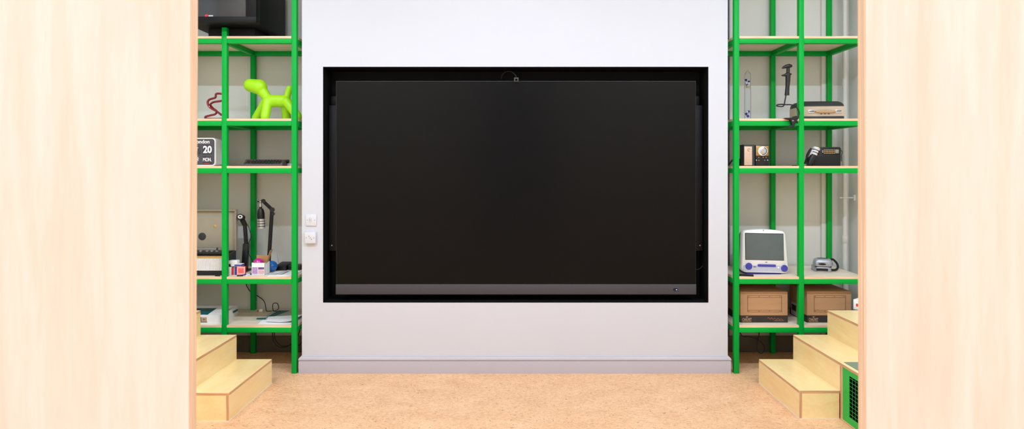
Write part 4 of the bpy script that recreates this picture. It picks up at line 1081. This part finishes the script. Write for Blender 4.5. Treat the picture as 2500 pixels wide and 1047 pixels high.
B().prism([(x, z) for x, z in [(0.030*math.cos(a)-0.012, 0.0085*math.sin(a)+0.068) for a in [2*PI*i/20 for i in range(20)]]], 'xz', -0.0185, -0.010).build('flash_window', M['black'], up_)
B().box(0.060, 0.0708, 0.0, 0.014, 0.060, 0.078, 0.003).build('side_window', M['black'], up_)
B().rrect(-0.055, 0.034, 0.010, 0.030, 0.004, -0.0125, -0.004).build('print_slot', M['black'], lo_)
B().tube([(0.065, 0.02, 0.018), (0.10, 0.05, 0.012), (0.135, 0.10, 0.02), (0.145, 0.15, 0.05), (0.115, 0.17, 0.085), (0.07, 0.14, 0.075)], 0.009, 10).build('strap', M['black_matte'], ca)

# cardboard cartons
def carton(px0, px1, pytop, label, script):
    Yc = 4.888; x0, x1 = X(px0, Yc), X(px1, Yc); z1 = Z(pytop, Yc); dpt = 0.31
    r = thing('cardboard_carton', label, 'carton', ((x0+x1)/2, Yc+dpt/2, S5), group='cardboard cartons on the lowest right shelf')
    B().box(x0, x1, Yc, Yc+dpt, S5, z1, 0.002).build('box', M['cardboard'], r)
    sp_ = B().box(x0-0.0006, x1+0.0006, Yc-0.0006, Yc+0.002, S5, S5+0.059)
    sp_.box(x0-0.0006, x0+0.001, Yc, Yc+dpt-0.01, S5, S5+0.059)
    so = sp_.build('black_band', M['print_black'], r)
    xa, xb = x0+0.057, x1-0.047 if script else x1-0.045; za, zb2 = Z(761.5, Yc), Z(721.5, Yc); e = 0.0024
    b = B()
    for zz in (za, za+0.015, zb2-0.015, zb2): b.box(xa, xb, Yc-0.0008, Yc, zz-e/2, zz+e/2)
    for xx in (xa, xa+0.005, xb-0.005, xb): b.box(xx-e/3, xx+e/3, Yc-0.0008, Yc, za, zb2)
    for zz in (za+0.0075, zb2-0.0075):
        for f in (0.045, 0.34, 0.64, 0.94): b.cyl((xa+(xb-xa)*f, Yc-0.0008, zz), (xa+(xb-xa)*f, Yc, zz), 0.0034, seg=8)
    b.build('printed_frame', M['print_brown'], r)
    lx0, lx1 = x0+0.016, x0+0.092
    text('lettering', 'CHAUVET', M['print_tan'], so, lx0, lx1, S5+0.012, S5+0.038, Yc-0.0008, bold=0.01)
    xm = (lx0+lx1)/2
    b = B().box(lx0, lx1, Yc-0.0012, Yc-0.0004, S5+0.0065, S5+0.0085)
    b.prism([(xm, S5+0.040), (xm-0.017, S5+0.052), (xm-0.008, S5+0.047), (xm, S5+0.052), (xm+0.008, S5+0.047), (xm+0.017, S5+0.052)], 'xz', Yc-0.0012, Yc-0.0004)
    b.build('crown_mark', M['print_tan'], so)
    if script:
        w = []
        for k in range(40):
            t_ = k/39; w.append((x1-0.165+0.125*t_, Yc-0.0012, S5+0.036-0.010*t_ + 0.007*math.sin(t_*30)*(1-0.3*t_)))
        B().tube(w, 0.0012, 5, 1).build('script_mark', M['print_orange'], so)
        B().box(x1-0.11, x1-0.03, Yc-0.0010, Yc-0.0004, S5+0.015, S5+0.0165).build('fine_line', M['print_tan'], so)
    return r, x0, x1, Yc, dpt
carton(1807.5, 1923, 712, 'brown carton with printed frame and black band under the tube computer', True)
r, x0, x1, Yc, dpt = carton(1970, 2078.5, 711, 'brown carton half hidden behind the right plywood steps', False)
lb = B().box(x0-0.001, x0+0.001, Yc+0.17, Yc+0.28, S5+0.006, S5+0.115).build('side_label', M['grey_paper'], r)
B().box(x0-0.0018, x0+0.001, Yc+0.185, Yc+0.265, S5+0.045, S5+0.095, 0.0004).build('black_print', M['print_black'], lb)

# white carton resting on the third step
wc = thing('white_carton', 'small white carton with red mark on the third right step', 'box', (2.628, 4.615, 3*H), rot=(0, 0, math.radians(-52)), local=True)
B().box(0, 0.30, 0, 0.15, 0, 0.077, 0.0015).build('carton', M['white_card'], wc)
B().box(0.020, 0.042, -0.0008, 0.001, 0.026, 0.048).build('red_mark', M['red'], wc)
B().box(0.050, 0.058, -0.0008, 0.001, 0.033, 0.039).build('small_mark', M['red'], wc)

# cables beneath the lowest right shelf
cb = B().tube([(X(1800, 5.0), 5.0, LV[4]), P(1810, 818, 5.0), P(1826, 821, 5.0), P(1838, 824, 5.0), P(1850, 828, 5.0), P(1861, 838, 5.0), P(1866, 850, 5.0), P(1863, 860, 5.0), P(1856, 862, 5.0), P(1849, 855, 5.0), P(1847.5, 842, 5.01), P(1850, 828, 5.02), P(1853, 818, 5.02), (X(1854, 5.02), 5.02, LV[4])], 0.0045).build('power_cable', M['cable'], base=(X(1850, 5.0), 5.0, 0.3))
tag(cb, 'black cable looping down below the lowest right shelf', 'cable')
o = B().box(X(1831, 5.0), X(1836, 5.0), 5.015, 5.04, LV[4]-0.035, LV[4], 0.002).build('cable_clip', M['black'], base=(X(1833, 5.0), 5.02, LV[4]-0.035))
tag(o, 'small black cable clip under the lowest right shelf', 'clip')

# ------------------------------------------------------------------ light: rows of linear ceiling lamps
def lamp(x, y, power, lx=1.5, ly=0.09, col=(0.82, 0.96, 1.13)):
    l = bpy.data.lights.new('linear_lamp', 'AREA'); l.shape = 'RECTANGLE'; l.size = lx; l.size_y = ly; l.energy = power; l.color = col
    o = bpy.data.objects.new('linear_lamp', l); C.objects.link(o); o.location = (x, y, 3.9)
for x in (-2.3, 0.0, 2.3):
    lamp(x, 2.06, 33)
    lamp(x, 3.36, 9.5)
for x in (-2.3, 2.3):
    lamp(x, -0.6, 34)
    lamp(x, -2.6, 34)
w = bpy.data.worlds.new('world'); bpy.context.scene.world = w; w.use_nodes = True
w.node_tree.nodes['Background'].inputs[0].default_value = (0.8, 0.8, 0.82, 1); w.node_tree.nodes['Background'].inputs[1].default_value = 0.3

# ------------------------------------------------------------------ camera
cd_ = bpy.data.cameras.new('camera'); co = bpy.data.objects.new('camera', cd_); C.objects.link(co)
co.location = (0, 0, CZ); co.rotation_euler = (PI/2, 0, 0)
cd_.sensor_fit = 'HORIZONTAL'; cd_.sensor_width = 36.0; cd_.lens = F/2500*36.0
cd_.shift_x = (1250-CX)/2500; cd_.shift_y = (CY-523.5)/2500
cd_.clip_start = 0.05
cd_.dof.use_dof = True; cd_.dof.focus_distance = 4.9; cd_.dof.aperture_fstop = 7.0
sc = bpy.context.scene; sc.camera = co
sc.view_settings.view_transform = 'Standard'; sc.view_settings.look = 'None'
sc.view_settings.exposure = 0.86; sc.view_settings.gamma = 1.0; sc.view_settings.use_curve_mapping = False
sc.cycles.max_bounces = 10; sc.cycles.diffuse_bounces = 5; sc.cycles.use_denoising = True
